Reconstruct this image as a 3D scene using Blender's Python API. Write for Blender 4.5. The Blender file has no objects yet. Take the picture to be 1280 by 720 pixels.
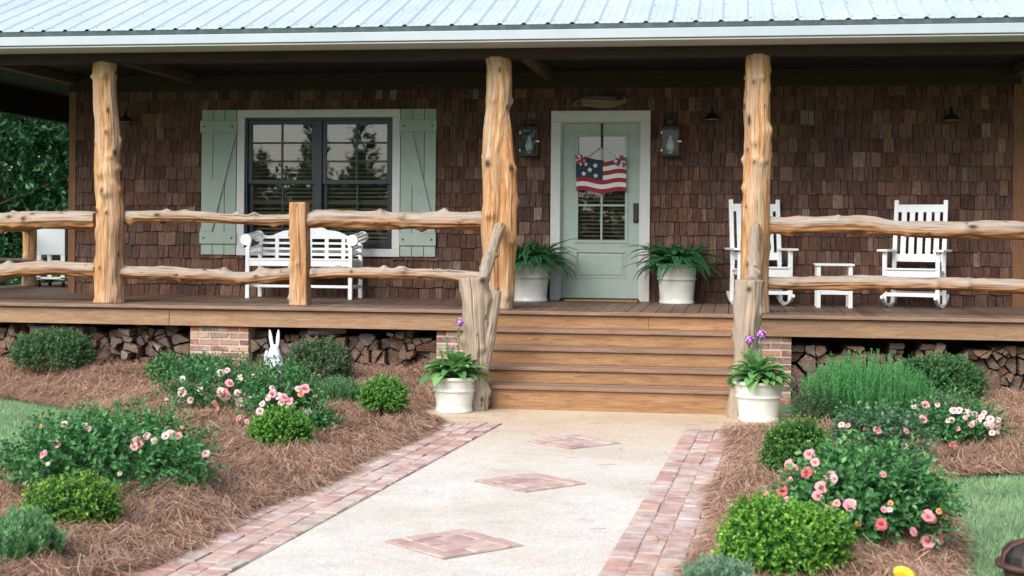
import bpy, math, random
import numpy as np
from mathutils import Vector, Matrix, noise
PI=math.pi
S=bpy.context.scene
COL=S.collection
random.seed(7)
# ---------------------------------------------------------------- camera model (photo pixels of the 1280x720 photo <-> metres)
F=1778.;YAW=math.radians(8.8);ROLL=.008;HY=294.;HX=640.
ZF=.835                                   # porch floor above the path
FW=(-math.sin(YAW),math.cos(YAW));RT=(math.cos(YAW),math.sin(YAW))
CAM=[1.479,-16.265,ZF+.743]
def ray(x,y):
    dx,dy=x-HX,y-HY
    a=(dx+ROLL*dy)/(1+ROLL*ROLL);b=dy-ROLL*a
    return (FW[0]+a/F*RT[0],FW[1]+a/F*RT[1],-b/F)
def W(x,y,Y=0.):
    d=ray(x,y);t=(Y-CAM[1])/d[1]
    return Vector((CAM[0]+t*d[0],CAM[1]+t*d[1],CAM[2]+t*d[2]))
def G(x,y,z=0.):
    d=ray(x,y);t=(z-CAM[2])/d[2]
    return Vector((CAM[0]+t*d[0],CAM[1]+t*d[1],CAM[2]+t*d[2]))
def scale_at(p):
    return F/((p[0]-CAM[0])*FW[0]+(p[1]-CAM[1])*FW[1])
# ---------------------------------------------------------------- node helper
class NT:
    def __init__(s,name):
        s.m=bpy.data.materials.new(name);s.m.use_nodes=True
        s.t=s.m.node_tree;s.t.nodes.clear()
        s.out=s.n('ShaderNodeOutputMaterial');s.b=s.n('ShaderNodeBsdfPrincipled')
        s.l(s.b.outputs[0],s.out.inputs[0])
    def n(s,ty,**k):
        x=s.t.nodes.new(ty)
        for a,v in k.items(): setattr(x,a,v)
        return x
    def l(s,a,b): s.t.links.new(a,b)
    def put(s,sock,v):
        if isinstance(v,bpy.types.NodeSocket): s.l(v,sock)
        elif isinstance(v,(tuple,list)) and len(v)==3 and sock.type=='RGBA': sock.default_value=(*v,1)
        else: sock.default_value=v
    def obj(s): return s.n('ShaderNodeTexCoord').outputs['Object']
    def attr(s,name): return s.n('ShaderNodeAttribute',attribute_name=name)
    def isl(s): return s.n('ShaderNodeNewGeometry').outputs['Random Per Island']
    def mp(s,vec,sc=(1,1,1),loc=(0,0,0)):
        x=s.n('ShaderNodeMapping');s.put(x.inputs[0],vec);x.inputs['Scale'].default_value=sc;s.put(x.inputs['Location'],loc) ;return x.outputs[0]
    def noise(s,vec,sc,det=4.,ro=.6,dist=0.):
        x=s.n('ShaderNodeTexNoise');s.put(x.inputs['Vector'],vec);x.inputs['Scale'].default_value=sc
        x.inputs['Detail'].default_value=det;x.inputs['Roughness'].default_value=ro;x.inputs['Distortion'].default_value=dist
        return x.outputs[0]
    def vor(s,vec,sc,feat='F1',out='Distance'):
        x=s.n('ShaderNodeTexVoronoi',feature=feat);s.put(x.inputs['Vector'],vec);x.inputs['Scale'].default_value=sc;return x.outputs[out]
    def ramp(s,f,st,mode='LINEAR'):
        x=s.n('ShaderNodeValToRGB');r=x.color_ramp;r.interpolation=mode;s.put(x.inputs[0],f)
        while len(r.elements)<len(st): r.elements.new(.5)
        for e,(p,c) in zip(r.elements,st):
            e.position=p;e.color=(*c,1) if isinstance(c,(tuple,list)) else (c,c,c,1)
        return x.outputs[0]
    def mix(s,f,a,b,mode='MIX'):
        x=s.n('ShaderNodeMix',data_type='RGBA',blend_type=mode)
        s.put(x.inputs[0],f);s.put(x.inputs[6],a);s.put(x.inputs[7],b);return x.outputs[2]
    def math(s,op,a,b=0.):
        x=s.n('ShaderNodeMath',operation=op);s.put(x.inputs[0],a);s.put(x.inputs[1],b);return x.outputs[0]
    def vadd(s,a,b):
        x=s.n('ShaderNodeVectorMath',operation='ADD');s.put(x.inputs[0],a);s.put(x.inputs[1],b);return x.outputs[0]
    def bump(s,h,st=.5,d=.01):
        x=s.n('ShaderNodeBump');x.inputs['Strength'].default_value=st;x.inputs['Distance'].default_value=d
        s.put(x.inputs['Height'],h);s.l(x.outputs[0],s.b.inputs['Normal'])
    def fin(s,col,rough=.6,spec=.5,**k):
        s.put(s.b.inputs['Base Color'],col);s.put(s.b.inputs['Roughness'],rough);s.put(s.b.inputs['Specular IOR Level'],spec)
        for a,v in k.items(): s.put(s.b.inputs[a.replace('_',' ')],v)
        return s.m
MT={}
def plain(name,c,rough=.5,var=.12,sc=9.,bump=.0,spec=.5,**k):
    t=NT(name);n=t.noise(t.obj(),sc,6,.65)
    lo=tuple(x*(1-var) for x in c);hi=tuple(min(1,x*(1+var)) for x in c)
    if bump: t.bump(t.noise(t.obj(),sc*12,3),bump,.002)
    MT[name]=t.fin(t.ramp(n,[(.3,lo),(.7,hi)]),t.ramp(n,[(.3,rough*.85),(.7,min(1,rough*1.15))]),spec,**k);return MT[name]
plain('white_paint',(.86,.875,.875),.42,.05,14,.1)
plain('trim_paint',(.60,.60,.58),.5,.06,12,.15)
plain('sage_paint',(.37,.45,.39),.55,.08,10,.2)
plain('shutter_paint',(.33,.40,.34),.6,.10,7,.25)
plain('sash_dark',(.009,.016,.027),.35,.2,12)
plain('iron',(.022,.019,.017),.5,.4,20,.2)
plain('black_plastic',(.012,.012,.013),.35,.2,20)
plain('black_strap',(.012,.012,.014),.7,.2,20)
plain('brass',(.65,.5,.3),.35,.1,20,Metallic=.8)
plain('fascia_white',(.36,.415,.44),.4,.05,3)
plain('flashing',(.36,.43,.47),.4,.08,3)
plain('soil',(.045,.03,.02),.95,.5,40,.6)
plain('room_wall',(.16,.13,.10),.9,.1,3)
plain('blind',(.26,.21,.14),.6,.06,20)
plain('flag_red',(.27,.012,.026),.7,.15,25,.2)
plain('flag_white',(.75,.72,.68),.7,.1,25,.2)
plain('flag_navy',(.010,.026,.062),.7,.2,25,.2)
plain('ribbon_red',(.5,.02,.03),.5,.1,25)
plain('ribbon_blue',(.06,.08,.3),.5,.1,25)
plain('string',(.4,.38,.34),.9,.1,25)
plain('statue_white',(.66,.72,.74),.75,.12,18,.5)
plain('bulb',(.42,.5,.5),.15,.05,10)
plain('petal_purple',(.34,.05,.42),.5,.3,90)
plain('petal_yellow',(.85,.62,.02),.5,.1,60)
plain('stalk',(.10,.2,.07),.6,.2,40)
plain('stem_brown',(.17,.10,.06),.85,.4,50,.4)
plain('mat_straw',(.28,.16,.07),.95,.35,120,.6)
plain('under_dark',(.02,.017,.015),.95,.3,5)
plain('rubber',(.015,.015,.016),.5,.2,15)
def m_rust():
    t=NT('rust_iron');n=t.noise(t.obj(),14,8,.7)
    t.bump(t.noise(t.obj(),60,4),.3,.003)
    MT['rust_iron']=t.fin(t.ramp(n,[(.3,(.03,.018,.016)),(.55,(.075,.035,.028)),(.75,(.13,.06,.045))]),.7,.4)
m_rust()
def m_wood(name,cols,st=(9,1.2,9),knots=True,rough=.62,rnd=.5,spec=.35,fine=1.):
    t=NT(name);o=t.obj();r=t.isl()
    off=t.math('MULTIPLY',r,37.)
    v=t.vadd(o,off)
    g=t.noise(t.mp(v,st),3.2*fine,8,.65,1.2)
    gl=t.noise(t.mp(v,tuple(x*3.5 for x in st)),5*fine,5,.7)
    c=t.ramp(g,[(.28,cols[0]),(.5,cols[1]),(.74,cols[2])])
    c=t.mix(.5,c,t.ramp(gl,[(.3,(.55,.55,.55)),(.7,(1.15,1.12,1.1))]),'MULTIPLY')
    if rnd: c=t.mix(rnd,c,t.ramp(r,[(0,(.6,.58,.56)),(.5,(1,1,1)),(1,(1.3,1.22,1.15))]),'MULTIPLY')
    if knots:
        k=t.vor(t.mp(v,tuple(.55 if x<3 else 2.6 for x in st)),2.2)
        c=t.mix(t.ramp(k,[(.035,1.),(.085,0.)]),c,tuple(x*.28 for x in cols[0]))
    sp=t.noise(o,22,6,.7)
    c=t.mix(t.ramp(sp,[(.62,0.),(.75,.35)]),c,tuple(x*.4 for x in cols[0]))
    t.bump(t.math('ADD',g,gl),.35,.004)
    MT[name]=t.fin(c,rough,spec)
m_wood('deck_wood',[(.11,.066,.044),(.165,.108,.076),(.235,.165,.125)],(9,.9,9),False,.55,.55)
m_wood('face_wood',[(.21,.115,.06),(.31,.185,.105),(.40,.26,.16)],(.9,9,9),True,.6,.3)
m_wood('riser_wood',[(.19,.09,.036),(.33,.175,.078),(.43,.26,.135)],(.9,9,9),True,.55,.35)
m_wood('tread_wood',[(.18,.10,.062),(.27,.165,.11),(.35,.235,.17)],(.9,9,9),False,.6,.4)
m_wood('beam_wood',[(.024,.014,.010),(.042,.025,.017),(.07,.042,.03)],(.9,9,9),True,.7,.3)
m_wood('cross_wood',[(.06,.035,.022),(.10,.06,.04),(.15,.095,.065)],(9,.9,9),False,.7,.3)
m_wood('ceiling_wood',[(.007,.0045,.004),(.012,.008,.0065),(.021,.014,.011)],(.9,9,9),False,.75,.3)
m_wood('corner_wood',[(.15,.065,.03),(.22,.10,.045),(.29,.145,.075)],(9,9,.9),True,.65,.3)
def m_shingle():
    t=NT('cedar_shingle');o=t.obj();r=t.isl()
    v=t.vadd(o,t.math('MULTIPLY',r,53.))
    st=t.noise(t.mp(v,(45,45,2.2)),1.6,6,.7,.6)
    bl=t.noise(o,1.3,3,.5)
    c=t.ramp(r,[(0,(.062,.030,.021)),(.18,(.125,.058,.038)),(.36,(.088,.049,.039)),(.55,(.165,.083,.052)),(.74,(.110,.071,.060)),(.9,(.20,.11,.068)),(.985,(.23,.155,.115)),(1,(.30,.245,.21))])
    c=t.mix(.2,c,(.10,.052,.039))
    c=t.mix(.9,c,t.ramp(st,[(.32,(.30,.27,.27)),(.5,(.95,.93,.92)),(.68,(1.7,1.6,1.55))]),'MULTIPLY')
    gw=t.noise(t.mp(v,(20,20,3)),1.2,4,.6)
    c=t.mix(t.ramp(gw,[(.56,0.),(.75,.55)]),c,(.17,.125,.105))      # silvered weathering
    c=t.mix(.5,c,t.ramp(bl,[(.3,(.7,.7,.75)),(.7,(1.2,1.15,1.1))]),'MULTIPLY')
    t.bump(st,.9,.012)
    MT['cedar_shingle']=t.fin(c,.78,.3)
m_shingle()
def m_log(name,cols,grey,kn=(.05,.028,.018)):
    t=NT(name);a=t.attr('grain').outputs['Vector'];q=t.attr('Col');sep=t.n('ShaderNodeSeparateColor');t.l(q.outputs['Color'],sep.inputs[0])
    g=t.noise(t.mp(a,(16,16,1.3)),1.7,8,.65,.8)
    g2=t.noise(t.mp(a,(60,60,3)),2.2,5,.7)
    big=t.noise(t.mp(a,(5,5,1.1)),1.5,4,.6,1.)
    c=t.ramp(g,[(.25,cols[0]),(.45,cols[1]),(.6,cols[2]),(.78,cols[3])])
    c=t.mix(t.ramp(big,[(.5,0.),(.72,.7)]),c,t.mix(g2,cols[0],cols[1]))
    gr=t.mix(g2,tuple(x*.6 for x in grey),tuple(x*1.25 for x in grey))
    wm=t.math('MULTIPLY',sep.outputs[1],t.ramp(t.noise(t.mp(a,(9,9,1.6)),1.6,5,.6),[(.25,.35),(.6,1.)]))
    c=t.mix(wm,c,gr)
    c=t.mix(.32,c,t.ramp(g2,[(.3,(.55,.5,.47)),(.6,(1.1,1.08,1.05))]),'MULTIPLY')
    ck=t.noise(t.mp(a,(34,34,.9)),1.3,3,.5,.3)
    c=t.mix(t.ramp(ck,[(.30,.75),(.345,0.)]),c,(.06,.035,.025))
    bs=t.noise(t.mp(a,(10,10,2.6),(5,2,1)),1.9,5,.72)
    c=t.mix(t.ramp(bs,[(.655,0.),(.685,.8)]),c,t.mix(g2,(.07,.035,.02),(.20,.105,.06)))
    c=t.mix(sep.outputs[0],c,kn)
    t.bump(t.math('ADD',g,t.math('MULTIPLY',ck,1.5)),.8,.012)
    MT[name]=t.fin(c,.6,.3)
m_log('cedar_log',[(.27,.095,.028),(.43,.21,.085),(.55,.36,.19),(.64,.50,.35)],(.44,.37,.29))
m_log('rail_log',[(.20,.07,.022),(.32,.14,.05),(.39,.21,.10),(.44,.30,.18)],(.36,.32,.275))
m_log('bark_log',[(.10,.06,.045),(.17,.115,.09),(.24,.185,.155),(.32,.27,.24)],(.30,.265,.245))
m_log('grey_log',[(.27,.165,.09),(.37,.26,.165),(.44,.345,.25),(.50,.41,.32)],(.35,.305,.255),(.05,.038,.03))
def m_brick(name,cols,lime,limec,sc=30):
    t=NT(name);o=t.obj();r=t.isl();n=len(cols)
    c=t.ramp(r,[(i/n,k) for i,k in enumerate(cols)],'CONSTANT')
    if name=='paver_brick': c=t.mix(.4,c,(.45,.265,.215))
    v=t.vadd(o,t.math('MULTIPLY',r,11. if name=='pier_brick' else 1.5))
    a=t.noise(v,sc,7,.7);b=t.noise(v,sc*.28,5,.6)
    c=t.mix(.6,c,t.ramp(a,[(.3,(.6,.58,.58)),(.7,(1.3,1.3,1.3))]),'MULTIPLY')
    c=t.mix(t.ramp(b,[(lime,0.),(lime+.2,.75)]),c,limec)
    t.bump(a,.6,.006)
    MT[name]=t.fin(c,.85,.3)
m_brick('pier_brick',[(.34,.14,.10),(.20,.10,.09),(.40,.22,.15),(.19,.12,.115),(.44,.30,.22),(.33,.27,.25),(.42,.15,.085),(.36,.22,.17),(.26,.17,.15)],.50,(.48,.38,.30))
m_brick('paver_brick',[(.43,.245,.205),(.46,.28,.235),(.38,.245,.215),(.47,.32,.255),(.35,.295,.28),(.43,.25,.215),(.49,.36,.27),(.41,.29,.26),(.46,.385,.335),(.42,.235,.20)],.44,(.58,.51,.455),14)
m_brick('inlay_brick',[(.42,.26,.225),(.45,.30,.26),(.38,.245,.22),(.47,.32,.27)],.46,(.56,.47,.41),16)
plain('mortar',(.52,.41,.31),.95,.2,30,.5)
plain('joint_sand',(.42,.34,.28),.95,.25,40,.5)
def m_aggregate():
    t=NT('aggregate');o=t.obj()
    v=t.vor(o,95,'F1','Color');s=t.n('ShaderNodeSeparateColor');t.l(v,s.inputs[0])
    c=t.ramp(s.outputs[0],[(0,(.30,.24,.19)),(.14,(.45,.385,.32)),(.4,(.52,.475,.425)),(.7,(.58,.55,.505)),(.93,(.66,.65,.625)),(1,(.26,.22,.20))])
    e=t.vor(o,95,'DISTANCE_TO_EDGE')
    c=t.mix(t.ramp(e,[(.0,.35),(.12,0.)]),c,(.50,.465,.415))
    c=t.mix(.5,c,(.655,.61,.54))
    b=t.noise(o,.9,5,.6,.5);b2=t.noise(o,6,6,.7)
    c=t.mix(.7,c,t.ramp(b,[(.32,(.83,.77,.68)),(.6,(1.04,1.04,1.04))]),'MULTIPLY')
    c=t.mix(.35,c,t.ramp(b2,[(.35,(.82,.79,.75)),(.6,(1.05,1.05,1.05))]),'MULTIPLY')
    y=t.n('ShaderNodeSeparateXYZ');t.l(o,y.inputs[0])
    wy=t.math('ADD',y.outputs[1],t.math('MULTIPLY',b,1.2))
    mr=t.n('ShaderNodeMapRange');t.l(wy,mr.inputs[0]);mr.inputs[1].default_value=-6.2;mr.inputs[2].default_value=-3.6
    c=t.mix(t.math('MULTIPLY',mr.outputs[0],.85),c,t.mix(.85,c,(.88,.68,.48),'MULTIPLY'))   # tan staining of the landing by the steps
    t.bump(e,.5,.004)
    MT['aggregate']=t.fin(c,.8,.3)
m_aggregate()
def m_grass():
    t=NT('turf');o=t.obj();n=t.noise(o,1.4,6,.65);f=t.noise(o,60,4,.7)
    c=t.ramp(n,[(.3,(.10,.20,.085)),(.5,(.14,.25,.115)),(.68,(.20,.23,.13))])
    c=t.mix(.6,c,t.ramp(f,[(.3,(.45,.45,.45)),(.7,(1.4,1.4,1.4))]),'MULTIPLY')
    t.bump(f,.6,.02);MT['turf']=t.fin(c,.9,.2)
m_grass()
def m_island(name,st,rough=.7,spec=.3,transl=0.,fade=None):
    t=NT(name);c=t.ramp(t.isl(),st)
    if fade:
        nz=t.noise(t.obj(),1.5,5,.65,.5);c=t.mix(t.ramp(nz,[(.46,0.),(.66,.65)]),c,fade)
        c=t.mix(.6,c,t.ramp(t.noise(t.mp(t.obj(),(1,1,1),(7,3,0)),2.6,4,.6),[(.35,(.66,.62,.6)),(.62,(1.15,1.15,1.15))]),'MULTIPLY')
    if transl:
        d=t.n('ShaderNodeBsdfTranslucent');t.put(d.inputs[0],c);x=t.n('ShaderNodeMixShader');x.inputs[0].default_value=transl
        t.l(t.b.outputs[0],x.inputs[1]);t.l(d.outputs[0],x.inputs[2]);t.l(x.outputs[0],t.out.inputs[0])
    MT[name]=t.fin(c,rough,spec)
m_island('pine_needle',[(0,(.12,.056,.035)),(.3,(.25,.13,.082)),(.6,(.37,.21,.137)),(.85,(.50,.32,.22)),(1,(.60,.45,.34))],.65,.4,0.,(.42,.28,.18))
m_island('grass_blade',[(0,(.16,.32,.14)),(.5,(.24,.42,.21)),(.8,(.33,.47,.26)),(.93,(.45,.45,.28)),(1,(.52,.46,.33))],.6,.3,.25,(.27,.41,.21))
def m_straw_base():
    t=NT('straw_base');o=t.obj();n=t.noise(o,35,6,.7,1.);b=t.noise(o,3,4)
    c=t.ramp(n,[(.3,(.07,.036,.022)),(.55,(.16,.085,.05)),(.75,(.26,.15,.095))])
    c=t.mix(.4,c,t.ramp(b,[(.35,(.7,.7,.7)),(.65,(1.2,1.2,1.2))]),'MULTIPLY')
    t.bump(n,.8,.02);MT['straw_base']=t.fin(c,.95,.2)
m_straw_base()
def m_leaf(name,rough=.38,spec=.4,transl=.42):
    t=NT(name);q=t.attr('Col').outputs['Color']
    d=t.n('ShaderNodeBsdfTranslucent');t.put(d.inputs[0],q);x=t.n('ShaderNodeMixShader');x.inputs[0].default_value=transl
    t.l(t.b.outputs[0],x.inputs[1]);t.l(d.outputs[0],x.inputs[2]);t.l(x.outputs[0],t.out.inputs[0])
    MT[name]=t.fin(q,rough,spec)
m_leaf('leaf');m_leaf('leaf_matte',.6,.25,.38);m_leaf('petal',.55,.3,.3)
def m_glaze():
    t=NT('glazed_clay');o=t.obj();n=t.noise(o,5,6,.6);w=t.noise(t.mp(o,(1,1,14)),4,4)
    c=t.ramp(n,[(.3,(.60,.60,.54)),(.7,(.76,.77,.73))])
    c=t.mix(.4,c,t.ramp(w,[(.35,(.82,.8,.74)),(.6,(1,1,1))]),'MULTIPLY')
    MT['glazed_clay']=t.fin(c,.3,.5,Coat_Weight=.3)
m_glaze()
def m_roof():
    t=NT('roof_metal');o=t.obj();n=t.noise(t.mp(o,(1,.4,1)),2.5,5,.6)
    MT['roof_metal']=t.fin(t.ramp(n,[(.3,(.50,.57,.59)),(.7,(.56,.625,.64))]),t.ramp(n,[(.3,.32),(.7,.45)]),.5,Metallic=.25)
m_roof()
def m_glass(name,refl,tint=(1,1,1)):
    t=NT(name);t.t.nodes.remove(t.b)
    a=t.n('ShaderNodeBsdfTransparent');a.inputs[0].default_value=(*tint,1)
    g=t.n('ShaderNodeBsdfGlossy');g.inputs['Roughness'].default_value=.0
    nz=t.noise(t.obj(),2.3,2,.5);bp=t.n('ShaderNodeBump');bp.inputs['Strength'].default_value=.06;bp.inputs['Distance'].default_value=.02
    t.l(nz,bp.inputs['Height']);t.l(bp.outputs[0],g.inputs['Normal'])
    f=t.n('ShaderNodeLayerWeight');f.inputs[0].default_value=.5
    k=t.math('ADD',t.math('MULTIPLY',f.outputs['Facing'],.2),refl)
    x=t.n('ShaderNodeMixShader');t.l(k,x.inputs[0]);t.l(a.outputs[0],x.inputs[1]);t.l(g.outputs[0],x.inputs[2]);t.l(x.outputs[0],t.out.inputs[0])
    MT[name]=t.m
m_glass('window_glass',.16,(.72,.75,.74));m_glass('lamp_glass',.03,(.9,.94,.93))
def m_cutend():
    t=NT('log_end');g=t.attr('grain').outputs['Vector'];r=t.n('ShaderNodeObjectInfo').outputs['Random']
    d=t.n('ShaderNodeVectorMath',operation='LENGTH');t.l(g,d.inputs[0])
    nz=t.noise(g,14,5,.7)
    w=t.math('SINE',t.math('ADD',t.math('MULTIPLY',d.outputs['Value'],330.),t.math('MULTIPLY',nz,16.)))
    c=t.ramp(r,[(0,(.16,.08,.05)),(.2,(.28,.175,.12)),(.45,(.23,.19,.17)),(.6,(.31,.175,.11)),(.75,(.35,.285,.24)),(.88,(.18,.09,.055)),(1,(.33,.20,.125))])
    c=t.mix(.6,c,t.ramp(w,[(.2,(.6,.55,.52)),(.8,(1.25,1.22,1.2))]),'MULTIPLY')
    c=t.mix(.8,c,t.ramp(nz,[(.3,(.45,.42,.42)),(.65,(1.2,1.2,1.2))]),'MULTIPLY')
    c=t.mix(t.ramp(t.noise(g,5,4,.6),[(.5,0.),(.7,.6)]),c,(.27,.25,.245))
    t.bump(t.math('ADD',t.math('MULTIPLY',w,.4),t.math('MULTIPLY',nz,3.)),.9,.012);MT['log_end']=t.fin(c,.85,.2)
    t=NT('bark');o=t.obj();n=t.noise(t.mp(o,(9,1.5,9)),5,7,.7)
    t.bump(n,.9,.02);MT['bark']=t.fin(t.ramp(n,[(.3,(.035,.025,.02)),(.55,(.11,.085,.075)),(.75,(.25,.215,.195))]),.9,.2)
    t=NT('split_wood');o=t.obj();n=t.noise(t.mp(o,(12,1.2,12)),5,6,.7)
    t.bump(n,.6,.01);MT['split_wood']=t.fin(t.ramp(n,[(.3,(.10,.055,.035)),(.55,(.21,.14,.10)),(.75,(.31,.24,.195))]),.85,.2)
m_cutend()
def m_weave():
    t=NT('patterned_panel');o=t.obj();x=t.n('ShaderNodeTexBrick');x.offset=.5
    sp=t.n('ShaderNodeSeparateXYZ');t.l(o,sp.inputs[0]);cb=t.n('ShaderNodeCombineXYZ');t.l(sp.outputs[0],cb.inputs[0]);t.l(sp.outputs[2],cb.inputs[1])
    t.l(cb.outputs[0],x.inputs['Vector']);x.inputs['Scale'].default_value=1.
    x.inputs['Brick Width'].default_value=.042;x.inputs['Row Height'].default_value=.03;x.inputs['Mortar Size'].default_value=.009
    x.inputs['Color1'].default_value=x.inputs['Color2'].default_value=(.52,.58,.64,1);x.inputs['Mortar'].default_value=(.74,.77,.80,1)
    MT['patterned_panel']=t.fin(x.outputs[0],.5)
m_weave()
# ---------------------------------------------------------------- mesh helper
def tag(o,label=None,cat=None,group=None,kind=None):
    if label: o['label']=label
    if cat: o['category']=cat
    if group: o['group']=group
    if kind: o['kind']=kind
    return o
def thing(name,loc,label,cat,group=None,rz=0.):
    o=bpy.data.objects.new(name,None);COL.objects.link(o);o.location=loc;o.rotation_euler=(0,0,rz);o.empty_display_size=.1
    return tag(o,label,cat,group)
def link(name,me,parent=None,bevel=0.,mods=True):
    o=bpy.data.objects.new(name,me);COL.objects.link(o)
    if parent: o.parent=parent
    if bevel:
        b=o.modifiers.new('Bevel','BEVEL');b.width=bevel;b.segments=2;b.limit_method='ANGLE';b.angle_limit=.6
    return o
class MB:
    def __init__(s): s.v=[];s.f=[];s.m=[];s.sm=[];s.T=None
    def add(s,vs,fs,mi=0,sm=False):
        k=len(s.v)
        s.v+=[tuple(s.T@Vector(p)) if s.T else tuple(p) for p in vs]
        for f in fs: s.f.append([i+k for i in f]);s.m.append(mi);s.sm.append(sm)
        return s
    BF=[(0,3,2,1),(4,5,6,7),(0,1,5,4),(1,2,6,5),(2,3,7,6),(3,0,4,7)]
    def box(s,x0,x1,y0,y1,z0,z1,mi=0):
        return s.add([(x0,y0,z0),(x1,y0,z0),(x1,y1,z0),(x0,y1,z0),(x0,y0,z1),(x1,y0,z1),(x1,y1,z1),(x0,y1,z1)],s.BF,mi)
    def bar(s,a,b,w,h,mi=0,up=(0,0,1)):
        a=Vector(a);b=Vector(b);d=(b-a).normalized();u=Vector(up)
        if abs(d.dot(u))>.98: u=Vector((0,1,0))
        x=d.cross(u).normalized()*(w/2);y=x.cross(d).normalized()*(h/2)
        return s.add([a-x-y,a+x-y,b+x-y,b-x-y,a-x+y,a+x+y,b+x+y,b-x+y],s.BF,mi)
    def tube(s,pts,rad,n=10,mi=0,sm=True):
        pts=[Vector(p) for p in pts];k=len(pts);vs=[];fs=[]
        if not hasattr(rad,'__len__'): rad=[rad]*k
        ref=None
        for i,p in enumerate(pts):
            d=(pts[min(i+1,k-1)]-pts[max(i-1,0)]).normalized()
            if ref is None: ref=Vector((1,0,0)) if abs(d.x)<.8 else Vector((0,1,0))
            x=(ref-d*ref.dot(d)).normalized();ref=x;y=d.cross(x)
            for j in range(n):
                a=2*PI*j/n;vs.append(p+(x*math.cos(a)+y*math.sin(a))*rad[i])
        for i in range(k-1):
            for j in range(n):
                q=(j+1)%n;fs.append((i*n+j,i*n+q,(i+1)*n+q,(i+1)*n+j))
        s.add(vs,fs,mi,sm)
        s.add(vs[:n],[tuple(range(n))[::-1]],mi);s.add(vs[-n:],[tuple(range(n))],mi);return s
    def lathe(s,prof,c=(0,0,0),n=36,mi=0,sm=True):
        vs=[];fs=[];k=len(prof)
        for r,z in prof:
            for j in range(n):
                a=2*PI*j/n;vs.append((c[0]+r*math.cos(a),c[1]+r*math.sin(a),c[2]+z))
        for i in range(k-1):
            for j in range(n):
                q=(j+1)%n;fs.append((i*n+j,i*n+q,(i+1)*n+q,(i+1)*n+j))
        return s.add(vs,fs,mi,sm)
    def prism(s,poly,y0,y1,mi=0):      # (x,z) outline extruded along y
        n=len(poly);vs=[(x,y0,z) for x,z in poly]+[(x,y1,z) for x,z in poly]
        fs=[tuple(range(n)),tuple(range(2*n-1,n-1,-1))]+[(i,i+n,(i+1)%n+n,(i+1)%n) for i in range(n)]
        return s.add(vs,fs,mi)
    def build(s,name,mats,parent=None,bevel=0.,fix=True):
        me=bpy.data.meshes.new(name);me.from_pydata(s.v,[],s.f)
        for m in (mats if isinstance(mats,(list,tuple)) else [mats]): me.materials.append(MT[m])
        me.polygons.foreach_set('material_index',s.m);me.polygons.foreach_set('use_smooth',s.sm)
        if fix:
            import bmesh
            b=bmesh.new();b.from_mesh(me)
            bmesh.ops.recalc_face_normals(b,faces=b.faces);b.to_mesh(me);b.free()
        me.update();return link(name,me,parent,bevel)
def np_mesh(name,V,Fc,mats,col=None,parent=None,smooth=False):
    V=np.asarray(V,np.float32).reshape(-1,3);Fc=np.asarray(Fc,np.int32);nf,k=Fc.shape
    me=bpy.data.meshes.new(name);me.vertices.add(len(V));me.vertices.foreach_set('co',V.ravel())
    me.loops.add(nf*k);me.loops.foreach_set('vertex_index',Fc.ravel())
    me.polygons.add(nf);me.polygons.foreach_set('loop_start',np.arange(0,nf*k,k,dtype=np.int32))
    me.polygons.foreach_set('use_smooth',np.full(nf,smooth))
    for m in (mats if isinstance(mats,(list,tuple)) else [mats]): me.materials.append(MT[m])
    me.update(calc_edges=True)
    if col is not None:
        a=me.attributes.new('Col','FLOAT_COLOR','POINT');c=np.ones((len(V),4),np.float32);c[:,:3]=col;a.data.foreach_set('color',c.ravel())
    return link(name,me,parent)
def nrm(a): return a/np.maximum(np.linalg.norm(a,axis=-1,keepdims=True),1e-9)
def leaf_geo(P,A,N,L,Wd,fold=.25):
    """one folded diamond of two triangles per leaf"""
    A=nrm(A);Sd=nrm(np.cross(A,N));N=np.cross(Sd,A)
    L=np.asarray(L).reshape(-1,1);Wd=np.asarray(Wd).reshape(-1,1)
    m=P+A*L*.45
    V=np.stack([P,m+Sd*Wd*.5+N*Wd*fold,P+A*L-N*L*.08,m-Sd*Wd*.5+N*Wd*fold],1)
    i=np.arange(len(P),dtype=np.int32)[:,None]*4
    Fc=np.concatenate([i+np.array([[0,1,2]]),i+np.array([[0,2,3]])],1).reshape(-1,3)
    return V.reshape(-1,3),Fc
def lerp(a,b,t): return np.asarray(a)*(1-t)+np.asarray(b)*t
# ---------------------------------------------------------------- setting: ground, path, beds
def smooth01(x): x=max(0,min(1,x));return x*x*(3-2*x)
g=MB();N_=40
g.add([(-300,-300,-.03),(300,-300,-.03),(300,300,-.03),(-300,300,-.03)],[(0,1,2,3)]);g.build('ground','turf');tag(bpy.data.objects['ground'],'short green lawn around the house and path','lawn',kind='structure')
def iL(y): return -.406+(y+4.53)*(.405/5.47)      # inner edge of the left brick edging
def iR(y): return 1.115+(y+4.55)*(.237/5.13)
BW=.50
p=MB();Y1=-16.8
p.add([(-1.42,-3.3,0),(-1.42,-4.47,0),(-.95,-4.53,0),(iL(-4.53)-BW,-4.53,0),(iL(Y1)-BW,Y1,0),(iR(Y1)+BW,Y1,0),(iR(-4.53)+BW,-4.53,0),(2.15,-4.5,0),(2.15,-3.3,0)],[(8,7,6,5,4,3,2,1,0)])
tag(p.build('path','aggregate'),'pale exposed aggregate walk leading to the steps','path',kind='structure')
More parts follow.
